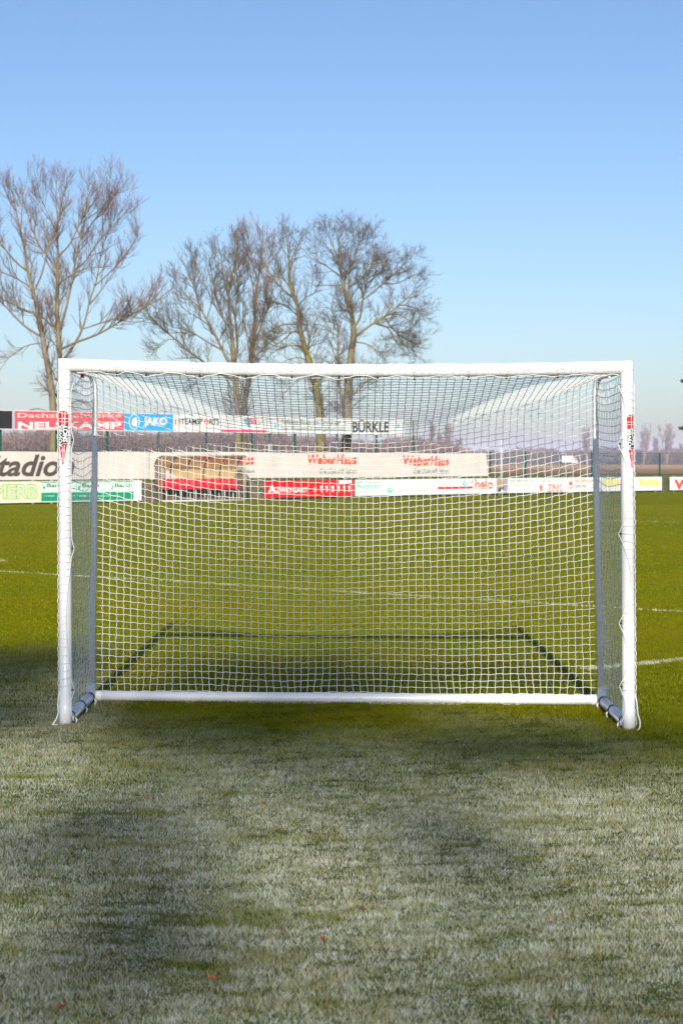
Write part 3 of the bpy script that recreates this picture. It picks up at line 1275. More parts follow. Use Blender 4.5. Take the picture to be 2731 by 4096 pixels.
ftext('metall · schlosserei · balkone · carports · zaun', M['white'], b, 180, 1981, 480, 1987, OL + 2 * T, .02)
b = board('bright red board with white lettering and round symbols right of the dugout', 1060, 1415, ZL1 - .01, ZL0, OL, M['red'], True, border=M['posts'])
fpoly('triangle_emblem', M['white'], b, [(1072, 1973), (1086, 1938), (1096, 1950), (1108, 1973), (1097, 1970), (1088, 1960), (1080, 1973)], OL + T)
ftext('ZWEYGART', M['white'], b, 1104, 1949, 1230, 1971, OL + T, .035)
ftext('X', M['white'], b, 1253, 1949, 1267, 1967, OL + T, .04)
for x in (1280, 1302, 1325, 1350, 1372, 1392):
    w_ = 7 if x != 1325 else 9
    fpoly('tool_symbol', M['white'], b, [(x, 1943), (x + 2 * w_ * .6, 1943), (x + 2 * w_ * .6, 1954), (x + w_, 1958), (x + w_, 1968), (x + 3, 1968), (x + 3, 1956), (x, 1952)][::-1], OL + T)
fpoly('small_sticker', M['white'], b, [(1354, 1920), (1406, 1920), (1406, 1931), (1356, 1936)][::-1], OL + 2 * T)
b = board('white board with pale teal painter name and phone number in the lower row', 1421, 1745, ZL1 + .005, ZL0, OL, M['white'], True, border=M['posts'])
ftext('K', M['teal_green'], b, 1427, 1924, 1452, 1953, OL + T, .06)
ftext('EIFERT', M['teal_green'], b, 1453, 1938, 1525, 1955, OL + T, .03)
ftext('MALERFACHBETRIEB', M['violetgrey'], b, 1463, 1928, 1522, 1933, OL + T, .02)
ftext('GERÜSTBAU · MALERARBEITEN', M['greyprint'], b, 1427, 1962, 1522, 1969, OL + T, .0)
ftext('Tel. 07664 50676  www.keifert.de', M['greyprint'], b, 1550, 1953, 1740, 1965, OL + T, .0, dy=2)
fpoly('splash_emblem', M['teal_green'], b, [(1543, 1960), (1550, 1952), (1566, 1955), (1572, 1968), (1558, 1975), (1548, 1970)][::-1], OL + T)
b = board('white board with red stripe and large red name in the lower row', 1747, 1981, ZL1 + .01, ZL0 + .005, OL, M['white'], True, border=M['posts'])
ftext('Sanitär- und Baugerätetechnik', M['violetgrey'], b, 1750, 1924, 1837, 1931, OL + T, .0)
fquad('red_stripe', M['red'], b, 1750, 1890, fz(1800, 1956, OL), fz(1800, 1947, OL), OL + T)
ftext('Rc', M['cyan'], b, 1848, 1922, 1870, 1948, OL + 2 * T, .03, .2)
P = [(1888 + 4 * math.cos(t), 1927 + 6 * math.sin(t)) for t in [2 * math.pi * i / 14 for i in range(14)]]
fpoly('dot_emblem', M['salmon'], b, P, OL + T)
ftext('helo', M['salmon'], b, 1899, 1916, 1971, 1956, OL + T, .03)
b = board('white wellness board with a sauna picture at its left end', 1983, 2134, ZL1 + .01, ZL0 + .005, OL, M['white'], True, border=M['posts'])
fquad('picture', M['violetgrey'], b, 1985, 2030, ZL0 + .02, ZL1, OL + T)
fpoly('picture_bench', M['tan'], b, [(1990, 1922), (2013, 1920), (2013, 1950), (2008, 1960), (1990, 1955)][::-1], OL + 2 * T)
fpoly('picture_patch', M['navyprint'], b, [(1998, 1950), (2012, 1946), (2015, 1962), (1990, 1966)][::-1], OL + 3 * T)  # dark and white printed patches of the sauna picture
fpoly('picture_patch', M['white'], b, [(2003, 1958), (2010, 1958), (2014, 1966), (2003, 1968)][::-1], OL + 4 * T)
ftext('WELLNESSTRÄUME', M['darkgreen_print'], b, 2038, 1916, 2130, 1928, OL + T, .0)
ftext('FÜR IHR ZUHAUSE', M['greyprint'], b, 2038, 1935, 2130, 1945, OL + T, .0)
ftext('Sauna · Infrarot · Dampf', M['greyprint'], b, 2038, 1959, 2125, 1966, OL + T, .0)
b = board('white haulage board with large pale red capitals in the lower row', 2135, 2268, ZL1 + .01, ZL0 + .005, OL, M['white'], True, border=M['posts'])
fpoly('flag_emblem', M['salmon'], b, [(2156, 1939), (2170, 1938), (2166, 1966), (2159, 1966)][::-1], OL + T)
fpoly('flag_emblem', M['salmon'], b, [(2170, 1925), (2178, 1918), (2174, 1930)][::-1], OL + T)
ftext('SPEDITION', M['greyprint'], b, 2186, 1917, 2250, 1929, OL + T, .0)
ftext('ZINK', M['salmon'], b, 2188, 1936, 2248, 1968, OL + T, .02)
b = board('white electrician board with red and green lettering in the lower row', 2269, 2404, ZL1 + .01, ZL0 + .005, OL, M['white'], True, border=M['posts'])
fpoly('bulb_emblem', M['salmon'], b, [(2274, 1926), (2288, 1926), (2287, 1954), (2274, 1954), (2274, 1950), (2283, 1950), (2283, 1942), (2275, 1940)][::-1], OL + T)
ftext('ROSENLEHNER', M['salmon'], b, 2300, 1918, 2400, 1930, OL + T, .01)
ftext('ELEKTRO', M['darkgreen_print'], b, 2300, 1940, 2346, 1950, OL + T, .02)
b = board('white board with yellow mixed-case name behind the right goalpost', 2407, 2645, ZL1 + .005, ZL0 + .005, OL, M['white'], True, border=M['posts'])
ftext('SCHIEDEL', M['yellow'], b, 2411, 1918, 2478, 1943, OL + T, .04)
ftext('S', M['yellow'], b, 2555, 1914, 2569, 1943, OL + T, .06)
ftext('CHIEDEL', M['yellow'], b, 2569, 1920, 2637, 1942, OL + T, .045)
ftext('Kaminsysteme', M['greyprint'], b, 2578, 1950, 2636, 1955, OL + T, .0)
b = board('white board with a huge red capital at the lower right edge', 2678, 2990, ZL1 - .01, ZL0 + .0, OL, M['white'], True, border=M['posts'])
ftext('WALTER', M['orange'], b, 2694, 1918, 2930, 1958, OL + T, .05)

# ------------------------------------------------------------------ dugout
pfl = Vector(((648 - CX) / F * 49.45, 49.45)); pfr = Vector(((981 - CX) / F * 50.9, 50.9))
du = (pfr - pfl).normalized(); DW = (pfr - pfl).length
dn = Vector((du.y, -du.x))
if dn.y > 0: dn = -dn
DD = .9
dug = empty('team_dugout', (((pfl + pfr) / 2).x, ((pfl + pfr) / 2).y, 0), 'curved plastic team dugout with a row of red bucket seats', 'dugout')


def dp(a, d, z):
    """a along the dugout, d back from its front, z up"""
    p = pfl + du * a - dn * d
    return Vector((p.x, p.y, z))


Hd = 1.60
prof = []
for i in range(15):
    t = i / 14
    ang = math.pi / 2 * t
    # from the front of the roof back and down to the ground
    prof.append((DD * (.12 + .88 * math.sin(ang) ** .9), .62 + (Hd - .62) * math.cos(ang) ** .8))
prof = [(-.02, Hd + .005)] + prof + [(DD, .3), (DD, .02)]


def trans(name, c, alpha, rough=.35):
    t = NT(name)
    t.b.inputs['Base Color'].default_value = c
    t.b.inputs['Roughness'].default_value = rough
    f = t.noise(3, 4, .6)
    t.l(t.ramp(f, .3, .7, tuple(x * .9 for x in c[:3]) + (1,), c), t.b.inputs['Base Color'])
    tl = t.n('BsdfTranslucent'); tl.inputs[0].default_value = c
    ms = t.n('MixShader'); ms.inputs[0].default_value = .35
    t.l(t.b.outputs[0], ms.inputs[1]); t.l(tl.outputs[0], ms.inputs[2])
    tp = t.n('BsdfTransparent'); tp.inputs[0].default_value = (c[0] ** .3, c[1] ** .3, c[2] ** .3, 1)
    m2 = t.n('MixShader'); m2.inputs[0].default_value = alpha
    t.l(tp.outputs[0], m2.inputs[1]); t.l(ms.outputs[0], m2.inputs[2])
    t.l(m2.outputs[0], t.t.nodes['Material Output'].inputs[0])
    return t.m


M['poly'] = trans('tan_polycarbonate', (.86, .70, .38, 1), .6)
M['poly_roof'] = trans('smoky_polycarbonate', (.40, .28, .20, 1), .28)
M['poly_side'] = trans('clear_side_sheet', (.50, .44, .34, 1), .2)
for nm, rows, mt in (('roof_panel', range(0, 6), M['poly_roof']), ('back_panel', range(5, len(prof) - 1), M['poly'])):
    v = []; f = []
    rr = list(rows)
    for side in (0, .012):
        for k in range(rr[0], rr[-1] + 2 if nm == 'back_panel' else rr[-1] + 1):
            d, z = prof[min(k, len(prof) - 1)]
            v.append(dp(0, d - side * .7, z - side * .7)); v.append(dp(DW, d - side * .7, z - side * .7))
    nk = len(v) // 4
    for k in range(nk - 1):
        f.append((2 * k, 2 * k + 1, 2 * k + 3, 2 * k + 2))
        q = 2 * nk + 2 * k
        f.append((q, q + 2, q + 3, q + 1))
    o = mesh_obj(nm, v, f, mt, None, True); put(o, dug)
# ribs
for i in range(6):
    m = MB()
    a = .0 + DW * i / 5
    m.tube([dp(a, d - .02, z - .018) for d, z in prof], .022, 8)
    m.build('rib', M['rib'], dug, True)
for a in (0, DW):
    m = MB()
    m.tube([dp(a, 0, 0), dp(a, 0, Hd)], .025, 8)
    m.build('front_post', M['oldsteel'], dug, True)
    v = [dp(a, 0, .04)] + [dp(a, d, z) for d, z in prof[1:]] 
    v2 = [p + Vector((du.x, du.y, 0)) * .006 for p in v]
    n = len(v)
    o = mesh_obj('side_panel', v + v2, [tuple(range(n)), tuple(range(2 * n - 1, n - 1, -1))], M['poly_side']); put(o, dug)
m = MB()
m.tube([dp(0, 0, Hd + .01), dp(DW, 0, Hd + .01)], .026, 8)
m.tube([dp(0, .42, Hd - .09), dp(DW, .42, Hd - .09)], .016, 8)
m.build('roof_rail', M['oldsteel'], dug, True)
m = MB()
m.tube([dp(0, .02, .03), dp(DW, .02, .03)], .022, 8)
m.tube([dp(.1, .62, .44), dp(DW - .1, .62, .44)], .025, 8)
m.build('bench_rail', M['white'], dug, True)
# low back board of the dugout
m = MB()
m.frame_box(dp(0, DD - .03, .02), Vector((du.x, du.y, 0)) * DW, Vector((-dn.x, -dn.y, 0)) * .02, (0, 0, .36))
m.build('kick_board', M['bank'], dug)


def seat_mesh(a):
    """bucket seat: pan plus a curved back, one shell"""
    v = []; f = []
    path = [(.30, .43, .20), (.36, .455, .215), (.50, .44, .215), (.62, .445, .21), (.68, .50, .21), (.72, .62, .20), (.745, .74, .18), (.75, .80, .12)]
    nx = 6
    for side in (0, 1):
        for d, z, hw_ in path:
            for i in range(nx + 1):
                t = -1 + 2 * i / nx
                cup = .035 * t * t
                dd = d - (cup if z > .47 else 0) - side * .008
                zz = z + (cup if z <= .47 else 0) + (side * .008 if z <= .47 else 0)
                v.append(dp(a + t * hw_, dd, zz))
    n = len(path); S = n * (nx + 1)
    for k in range(n - 1):
        for i in range(nx):
            q = k * (nx + 1) + i
            f.append((q, q + 1, q + nx + 2, q + nx + 1))
            f.append((q + S, q + S + nx + 1, q + S + nx + 2, q + S + 1))
    return v, f


ns = 9
for i in range(ns):
    a = .25 + (DW - .5) * i / (ns - 1)
    v, f = seat_mesh(a)
    o = mesh_obj('seat', v, f, M['seat'], None, True); put(o, dug)
for i in range(6):
    a = .2 + (DW - .4) * i / 5
    m = MB()
    m.tube([dp(a, .62, .43), dp(a, .62, 0)], .017, 6)
    m.build('bench_leg', M['white'], dug, True)
    m = MB()
    m.tube([dp(a + .12, .40, .43), dp(a + .12, .36, 0)], .015, 6)
    m.build('bench_leg', M['white'], dug, True)


# ------------------------------------------------------------------ trees
def resample(P, R_, K):
    P = np.array(P); seg = np.linalg.norm(np.diff(P, axis=0), axis=1)
    s = np.concatenate([[0], np.cumsum(seg)])
    t = np.linspace(0, s[-1], K)
    out = np.stack([np.interp(t, s, P[:, k]) for k in range(3)], 1)
    return out, np.interp(t, s, R_), s[-1]


def smooth_poly(P, it=2):
    P = np.array(P)
    for _ in range(it):
        Q = [P[0]]
        for a, b in zip(P[:-1], P[1:]):
            Q += [a * .75 + b * .25, a * .25 + b * .75]
        Q.append(P[-1]); P = np.array(Q)
    return P


def grow(rg, PP, RR, dens, lmin, lmax, trop, K, ang=(30, 62), t0=.12, wob=.22, rk=.5, rmin=.006, droopz=None, taper=.45):
    """children branches for a batch of parents PP (N,K,3)"""
    seg = np.linalg.norm(np.diff(PP, axis=1), axis=2)
    Ls = seg.sum(1)
    cnt = np.maximum(1, rg.poisson(dens * Ls))
    idx = np.repeat(np.arange(len(PP)), cnt)
    t = rg.uniform(t0, 1, len(idx)) ** .85
    Kp = PP.shape[1]
    f = t * (Kp - 1); i0 = np.minimum(f.astype(int), Kp - 2); fr = (f - i0)[:, None]
    p0 = PP[idx, i0] * (1 - fr) + PP[idx, i0 + 1] * fr
    tg = PP[idx, i0 + 1] - PP[idx, i0]
    tg /= np.linalg.norm(tg, axis=1, keepdims=True) + 1e-9
    rp = RR[idx, i0] * (1 - fr[:, 0]) + RR[idx, i0 + 1] * fr[:, 0]
    rv = rg.normal(0, 1, (len(idx), 3))
    rv -= tg * (rv * tg).sum(1, keepdims=True)
    rv /= np.linalg.norm(rv, axis=1, keepdims=True) + 1e-9
    a = np.radians(rg.uniform(ang[0], ang[1], len(idx)))[:, None]
    d = tg * np.cos(a) + rv * np.sin(a)
    L = rg.uniform(lmin, lmax, len(idx)) * (1.12 - taper * t)
    r0 = np.maximum(np.minimum(rp * rk * 1.4, rk * L * .03 + rmin), rmin)
    P = np.empty((len(idx), K, 3)); P[:, 0] = p0
    g = np.full(len(idx), trop)
    if droopz is not None:
        zlim, amt = droopz
        k = np.clip((zlim - p0[:, 2]) / 3.0, 0, 1)
        g = trop * (1 - k) - amt * k
    for k in range(1, K):
        d = d + rg.normal(0, wob, d.shape) / math.sqrt(K) * 1.2
        d[:, 2] += g / K * 2.2
        d /= np.linalg.norm(d, axis=1, keepdims=True) + 1e-9
        P[:, k] = P[:, k - 1] + d * (L / (K - 1))[:, None]
    Rn = r0[:, None] * np.linspace(1, .35, K)[None, :]
    return P, Rn


def make_tree(label, trunk, limbs, Yb, k_trunk=.033, seed=1, tw='twig', bark='bark', droop=None, scale=1.0, dens=1.0, name='bare_tree', flare=1.0, r_floor=.008, group=None, fan=0):
    """trunk and limbs are lists of (photo x, photo y, dy?) outlines at distance about Yb"""
    rg = np.random.default_rng(seed)
    rr = random.Random(seed)
    done = []   # (pix array, Y array, r array)

    def lift(pts, Ys):
        return np.array([px(x, y, Yq) for (x, y), Yq in zip(pts, Ys)])
    tr = [p for p in trunk]
    base = tr[0]
    Y0 = Yb
    gy = HY + CH * F / Y0
    pts = [(base[0], gy)] + tr if base[1] < gy - 5 else tr
    Ys = [Y0 + 0.12 * i for i in range(len(pts))]
    lines = []

    def add(pts, Ys, kk, rcap=None, extra_flare=False):
        P = lift(pts, Ys)
        P = smooth_poly(P)
        s = np.concatenate([[0], np.cumsum(np.linalg.norm(np.diff(P, axis=0), axis=1))])
        rem = s[-1] - s
        r = kk * rem ** .95 + r_floor
        if rcap is not None:
            r = np.minimum(r, rcap)
        if extra_flare:
            r = r * (1 + .5 * np.exp(-s / .35))
        lines.append((P, r))
    add(pts, Ys, k_trunk * flare * .88, None, True)
    for lb in limbs:
        st = px(lb[0][0], lb[0][1], Yb)
        # attach to the nearest built point in the picture plane
        best = None
        for P, r in lines:
            sx = P[:, 0] / P[:, 1]; sz = (P[:, 2] - CH) / P[:, 1]
            d = (sx - st[0] / Yb) ** 2 + (sz - (st[2] - CH) / Yb) ** 2
            k = int(d.argmin())
            if best is None or d[k] < best[0]:
                best = (d[k], P[k], r[k])
        dist = math.sqrt(best[0]) * Yb
        att = best[1]
        ln = sum(math.dist(a, b) for a, b in zip(lb[:-1], lb[1:])) / F * Yb
        dy = rr.choice((-1, 1)) * rr.uniform(.15, .55) * ln
        Ys = [att[1] + dy * i / (len(lb) - 1) for i in range(len(lb))]
        pl = list(lb)
        if dist < .8:
            ax = CX + att[0] / att[1] * F; ay = HY - (att[2] - CH) / att[1] * F
            pl[0] = (ax, ay)
        elif dist >= .8:
            # starts apart: a second stem from the ground
            pl = [(lb[0][0], HY + CH * F / att[1])] + pl; Ys = [att[1] + .6] + [y + .6 for y in Ys]
        add(pl, Ys, k_trunk * .5, max(best[2] * .85, .03) if dist < .8 else None)
    K0 = 22
    PP = []; RR = []
    for P, r in lines:
        q, r2, L = resample(P, r, K0)
        PP.append(q); RR.append(r2)
    PP = np.array(PP); RR = np.array(RR)
    # extra limbs towards and away from the viewer give the crown its depth
    mask = RR[:, K0 // 2] > .02
    PX, RX = grow(rg, PP[mask], RR[mask], .55 * dens / scale, 1.6 * scale, 3.2 * scale, .35, 10, (30, 55), .3, .25, .6, .011, droop, .85)
    PX[:, :, 1] = PX[:, :1, 1] + (PX[:, :, 1] - PX[:, :1, 1]) * 1.3
    A1, B1 = grow(rg, PP, RR, 4.0 * dens / scale, .7 * scale, 2.0 * scale, .42 - .2 * fan, 8, (25 + 10 * fan, 50 + 16 * fan), .15, .2, .45, .0065, droop, .78)
    A1b, B1b = grow(rg, PX, RX, 2.2 * dens / scale, .6 * scale, 1.5 * scale, .42 - .2 * fan, 8, (25 + 10 * fan, 50 + 16 * fan), .15, .2, .45, .0065, droop, .78)
    A1 = np.concatenate([A1, A1b]); B1 = np.concatenate([B1, B1b])
    A2, B2 = grow(rg, A1, B1, 3.9 * dens / scale, .3 * scale, .95 * scale, .45 - .28 * fan, 6, (20 + 10 * fan, 42 + 18 * fan), .1, .2, .5, .0052, droop)
    A3, B3 = grow(rg, A2, B2, 7.5 * dens / scale, .2 * scale, .55 * scale, .42 - .25 * fan, 4, (15 + 8 * fan, 38 + 16 * fan), .1, .2, .5, .0046, droop)
    root = empty(name, (float(lines[0][0][0][0]), float(lines[0][0][0][1]), 0), label, 'tree', group)
    V, Q = join_batches([batch_tubes(PP, RR, 10), batch_tubes(PX, RX, 6), batch_tubes(A1, B1, 4)])
    o = mesh_obj('trunk', V, Q, M[bark], None, True); put(o, root)
    V, Q = join_batches([batch_tubes(A2, B2, 3), batch_tubes(A3, B3, 3)])
    mi = np.zeros(len(Q), dtype=np.int32); mi[len(A2) * 5 * 3:] = 1
    o = mesh_obj('crown', V, Q, [M['twig'], M['twig_red']] if tw == 'red' else [M['twig'], M['twig']], None, False, mi); put(o, root)
    return root


def tA(l): return [(x / 1.742, 600 + y / 1.742) for x, y in l]
def tB(l): return [(560 + x / 2.24, 800 + y / 2.24) for x, y in l]
def tC(l): return [(1060 + x / 2.119, 800 + y / 2.119) for x, y in l]


make_tree('bare tree with a leaning trunk at the left edge, reddish twig tips', tA([(375, 1742), (345, 1560), (315, 1400), (290, 1250), (265, 1120), (240, 1000), (205, 900), (185, 760), (165, 650), (135, 520), (105, 380), (75, 240)]),
          [tA(l) for l in ([(290, 1325), (170, 1230), (60, 1110), (0, 1050), (-80, 980), (-200, 820)],
                           [(245, 990), (290, 880), (325, 740), (340, 640), (385, 570), (430, 450), (465, 300)],
                           [(220, 960), (130, 900), (40, 860), (-60, 820), (-180, 640)],
                           [(190, 860), (120, 790), (60, 720), (0, 640), (-70, 520), (-120, 330)],
                           [(290, 1345), (200, 1355), (120, 1400), (40, 1470), (-10, 1560)],
                           [(150, 570), (152, 460), (160, 330), (190, 200)],
                           [(120, 440), (60, 340), (20, 220)],
                           [(270, 1140), (180, 1120), (60, 1060), (-60, 1010), (-200, 950)])],
          59, .018, 11, 'red', droop=(6.5, .55), dens=1.12, scale=.9)
make_tree('tallest bare tree behind the left goalpost, straight trunk and reddish twig tips', tA([(425, 1742), (420, 1450), (408, 1300), (400, 1150), (402, 950), (405, 820), (408, 700), (395, 560), (410, 450), (440, 350), (470, 200)]),
          [tA(l) for l in ([(430, 1290), (455, 1140), (490, 980), (515, 850), (530, 760), (555, 650), (590, 520), (605, 400), (620, 200)],
                           [(440, 1500), (540, 1330), (595, 1200), (625, 1050), (670, 930), (690, 830), (700, 740), (740, 600), (800, 480)],
                           [(440, 1400), (540, 1335), (650, 1300), (760, 1245), (860, 1180), (980, 1110), (1080, 1060), (1190, 980)],
                           [(595, 1250), (720, 1200), (870, 1155), (960, 1070), (1040, 1000)],
                           [(670, 935), (740, 880), (830, 790), (900, 700), (970, 590)],
                           [(530, 850), (600, 780), (650, 690), (720, 600), (800, 520), (900, 400)],
                           [(415, 950), (500, 870), (600, 820), (760, 810)],
                           [(400, 830), (340, 750), (270, 660), (230, 560), (190, 430), (150, 300)],
                           [(420, 740), (490, 660), (530, 570), (600, 440), (680, 330), (740, 150)],
                           [(400, 580), (340, 450), (280, 330), (250, 180)],
                           [(400, 1270), (350, 1210), (290, 1160), (160, 1120), (50, 1050)],
                           [(410, 480), (390, 350), (400, 180)],
                           [(560, 640), (650, 500), (740, 380), (850, 250)])],
          60, .017, 12, 'red', droop=(6.5, .55), dens=1.12, scale=.9)
make_tree('bare many-stemmed tree behind the middle left of the crossbar', tB([(880, 1904), (870, 1750), (850, 1600), (838, 1450), (830, 1250), (818, 1150), (800, 1000), (790, 850), (820, 680), (870, 500), (880, 300)]),
          [tB(l) for l in ([(845, 1600), (790, 1450), (730, 1330), (690, 1230), (620, 1120), (550, 980), (520, 900), (480, 760), (410, 620), (370, 500)],
                           [(845, 1620), (700, 1550), (570, 1450), (430, 1350), (330, 1260), (230, 1170), (130, 1080), (60, 1000), (0, 900)],
                           [(730, 1340), (600, 1270), (480, 1190), (380, 1150), (280, 1140), (160, 1060)],
                           [(820, 1160), (740, 1060), (660, 930), (610, 820), (560, 700), (500, 560)],
                           [(850, 1500), (880, 1280), (860, 1160), (850, 1000), (890, 750), (890, 600), (850, 420), (840, 300)],
                           [(790, 850), (740, 700), (730, 520), (690, 340)],
                           [(550, 980), (440, 880), (340, 760), (290, 640)],
                           [(330, 1260), (220, 1250), (130, 1340)],
                           [(620, 1120), (520, 1050), (420, 1000), (300, 880)],
                           [(740, 1060), (690, 900), (650, 700), (620, 460)],
                           [(520, 900), (500, 780), (470, 640), (470, 480)],
                           [(700, 1550), (600, 1560), (480, 1600)])],
          61, .020, 13, 'brown', droop=(5.0, .35), dens=1.15, scale=.78, fan=.35)
make_tree('bare tree with two upright leaders just right of the many-stemmed one', tB([(930, 1904), (955, 1700), (980, 1600), (1000, 1400), (1018, 1250), (1030, 1100), (1030, 900), (1060, 700), (1090, 500), (1110, 300)]),
          [tB(l) for l in ([(1020, 1280), (1060, 1210), (1110, 1060), (1160, 900), (1200, 780), (1260, 600)],
                           [(1030, 900), (1000, 700), (970, 560), (980, 300)],
                           [(1110, 1060), (1130, 800), (1130, 650), (1180, 450), (1200, 300)],
                           [(1060, 700), (1000, 560), (930, 400), (900, 300)],
                           [(1000, 1450), (1090, 1350), (1180, 1260), (1280, 1200)],
                           [(1010, 1300), (950, 1200), (920, 1050), (930, 880)])],
          62.5, .019, 14, 'red', dens=1.1, scale=.78)
make_tree('gnarled bare tree with one long bough reaching left behind the crossbar', tC([(475, 1801), (440, 1650), (420, 1530), (385, 1390), (350, 1290), (310, 1160), (285, 1040), (285, 900), (240, 820), (205, 740), (205, 600), (200, 440), (175, 290)]),
          [tC(l) for l in ([(285, 980), (220, 930), (150, 880), (60, 860), (0, 860), (-70, 850)],
                           [(240, 840), (150, 760), (60, 650), (0, 560), (-40, 440)],
                           [(285, 890), (350, 820), (430, 790), (465, 680)],
                           [(280, 1060), (150, 1050), (60, 1100), (0, 1140), (-80, 1230)],
                           [(330, 1240), (200, 1230), (100, 1270), (10, 1340)],
                           [(380, 1380), (300, 1330), (200, 1350), (100, 1400)],
                           [(205, 600), (260, 470), (300, 320)],
                           [(205, 740), (120, 600), (90, 450)],
                           [(310, 1160), (240, 1100), (170, 1180), (60, 1250), (-60, 1300)],
                           [(420, 1530), (330, 1490), (240, 1560), (160, 1640)],
                           [(200, 500), (140, 400), (120, 300)])],
          57.2, .027, 15, 'brown', 'bark_dark', droop=(5.2, .2), dens=1.15, scale=.78, fan=.6)
make_tree('broad round-crowned bare tree standing alone behind the crossbar centre', tC([(690, 1801), (705, 1600), (715, 1400), (740, 1240), (760, 1130), (740, 1000), (715, 900), (680, 800), (650, 680), (625, 520), (630, 400), (600, 260)]),
          [tC(l) for l in ([(655, 1790), (625, 1600), (620, 1400), (615, 1180), (630, 1100), (590, 1000), (550, 900), (590, 820)],
                           [(612, 1160), (550, 1120), (490, 1060), (420, 1050), (370, 1100)],
                           [(765, 1160), (850, 1090), (940, 1030), (1050, 960), (1150, 880), (1270, 770), (1350, 680)],
                           [(755, 1090), (810, 1000), (820, 870), (860, 720), (880, 600), (960, 440)],
                           [(700, 860), (705, 740), (710, 600), (760, 480), (810, 330)],
                           [(820, 860), (930, 770), (1020, 690), (1130, 600), (1200, 500)],
                           [(700, 750), (800, 680), (900, 570), (960, 400)],
                           [(940, 1040), (1050, 1080), (1110, 1200), (1200, 1290)],
                           [(1000, 980), (1100, 960), (1200, 1000), (1290, 1090)],
                           [(750, 1190), (880, 1220), (1000, 1320), (1040, 1400)],
                           [(710, 1660), (780, 1620), (860, 1540), (960, 1500)],
                           [(640, 740), (540, 720), (440, 730), (350, 690)],
                           [(625, 560), (560, 430), (470, 340)],
                           [(625, 500), (560, 360), (520, 230)],
                           [(650, 640), (540, 570), (420, 500), (380, 430)],
                           [(1150, 880), (1250, 900), (1340, 950)],
                           [(870, 700), (980, 620), (1050, 480)],
                           [(1000, 980), (1080, 1100), (1220, 1200), (1310, 1240)],
                           [(630, 400), (700, 320), (720, 240)],
                           [(1020, 690), (1100, 720), (1250, 640), (1300, 620)],
                           [(620, 1300), (560, 1400), (480, 1420)])],
          56.6, .028, 16, 'brown', 'bark', droop=(4.6, .25), dens=1.3, scale=.78, fan=.85)


# evergreen just outside the right edge
def conifer(label, X, Y, h, w, seed):
    rg = np.random.default_rng(seed)
    root = empty('evergreen_tree', (X, Y, 0), label, 'tree')
    m = MB()
    m.tube([(X, Y, 0), (X + .05, Y, h * .5), (X, Y, h * .97)], [w * .09, w * .05, .02], 10)
    m.build('trunk', M['bark_dark'], root, True)
    N = 22000
    z = rg.uniform(.04, 1, N)
    lob = 1 + .25 * np.sin(z * 40 + 1)
    a = rg.uniform(0, 2 * np.pi, N)
    r = (1 - z) ** .8 * w * lob * (.82 + .3 * np.sin(a * 5 + z * 30)) * rg.uniform(.3, 1, N) ** .5
    C = np.stack([X + np.cos(a) * r, Y + np.sin(a) * r, z * h], 1)
    for bx, bz, n0 in ((16.71, 5.36, 0), (16.60, 3.05, 1500)):
        t = rg.uniform(0, 1, 1500)
        C[n0:n0 + 1500] = np.stack([bx + .06 + (X - bx) * t, np.full(1500, Y), bz - .1 * t], 1) + rg.normal(0, .09, (1500, 3)) * (.4 + t[:, None])
    d = np.stack([np.cos(a), np.sin(a), rg.uniform(-.5, .4, N)], 1) + rg.normal(0, .5, (N, 3))
    d /= np.linalg.norm(d, axis=1, keepdims=True)
    s = np.cross(d, rg.normal(0, 1, (N, 3))); s /= np.linalg.norm(s, axis=1, keepdims=True)
    L = rg.uniform(.07, .17, N)[:, None]
    V = np.stack([C - s * L * .35, C + s * L * .28, C + d * L], 1).reshape(-1, 3)
    T_ = np.arange(3 * N).reshape(N, 3)
    o = mesh_obj('crown', V, T_, M['conifer']); put(o, root)
    return root


conifer('dark evergreen tree showing only its branch tips at the right edge', 18.9, 70.0, 12.0, 1.6, 31)


# ------------------------------------------------------------------ far trees, wood and truck
def far_tree(label, x, ytop, Y, wpx, seed, cols=1, name='distant_tree', group=None):
    """slender bare tree far away, x and top row in photo pixels"""
    rg = np.random.default_rng(seed)
    h = CH - (ytop - HY) / F * Y
    X = (x - CX) / F * Y
    w = wpx / F * Y / 2
    root = empty(name, (X, Y, 0), label, 'tree', group)
    # leaders
    nl = 7
    K = 10
    P = np.zeros((nl, K, 3)); Rr = np.zeros((nl, K))
    for i in range(nl):
        a = rg.uniform(0, 6.28); sp = rg.uniform(.1, .75) * w if i else 0
        hh = h * (rg.uniform(.75, .97) if i else .98)
        for k in range(K):
            t = k / (K - 1)
            q = max(0, (t - .12) / .88) ** .75
            P[i, k] = (X + math.cos(a) * sp * q + rg.normal(0, .04 * w * t), Y + math.sin(a) * sp * q, hh * t)
            Rr[i, k] = max(.03 * Y / 400, .022 * h * (1 - t) ** 1.1 * (1 if i == 0 else .6))
    A1, B1 = grow(rg, P, Rr, 16 / h, .12 * h, .28 * h, .5, 6, (18, 42), .25, .2, .5, .00010 * Y)
    A2, B2 = grow(rg, A1, B1, 26 / h, .05 * h, .14 * h, .4, 4, (18, 45), .1, .3, .5, .00009 * Y)
    A2b, B2b = grow(rg, A2, B2, 30 / h, .03 * h, .08 * h, .4, 3, (18, 45), .1, .3, .5, .00008 * Y)
    V, Q = join_batches([batch_tubes(P, Rr, 6), batch_tubes(A1, B1, 3)])
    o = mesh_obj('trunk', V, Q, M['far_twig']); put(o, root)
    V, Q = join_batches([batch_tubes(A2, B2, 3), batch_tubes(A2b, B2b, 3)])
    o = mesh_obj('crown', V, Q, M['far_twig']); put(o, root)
    return root


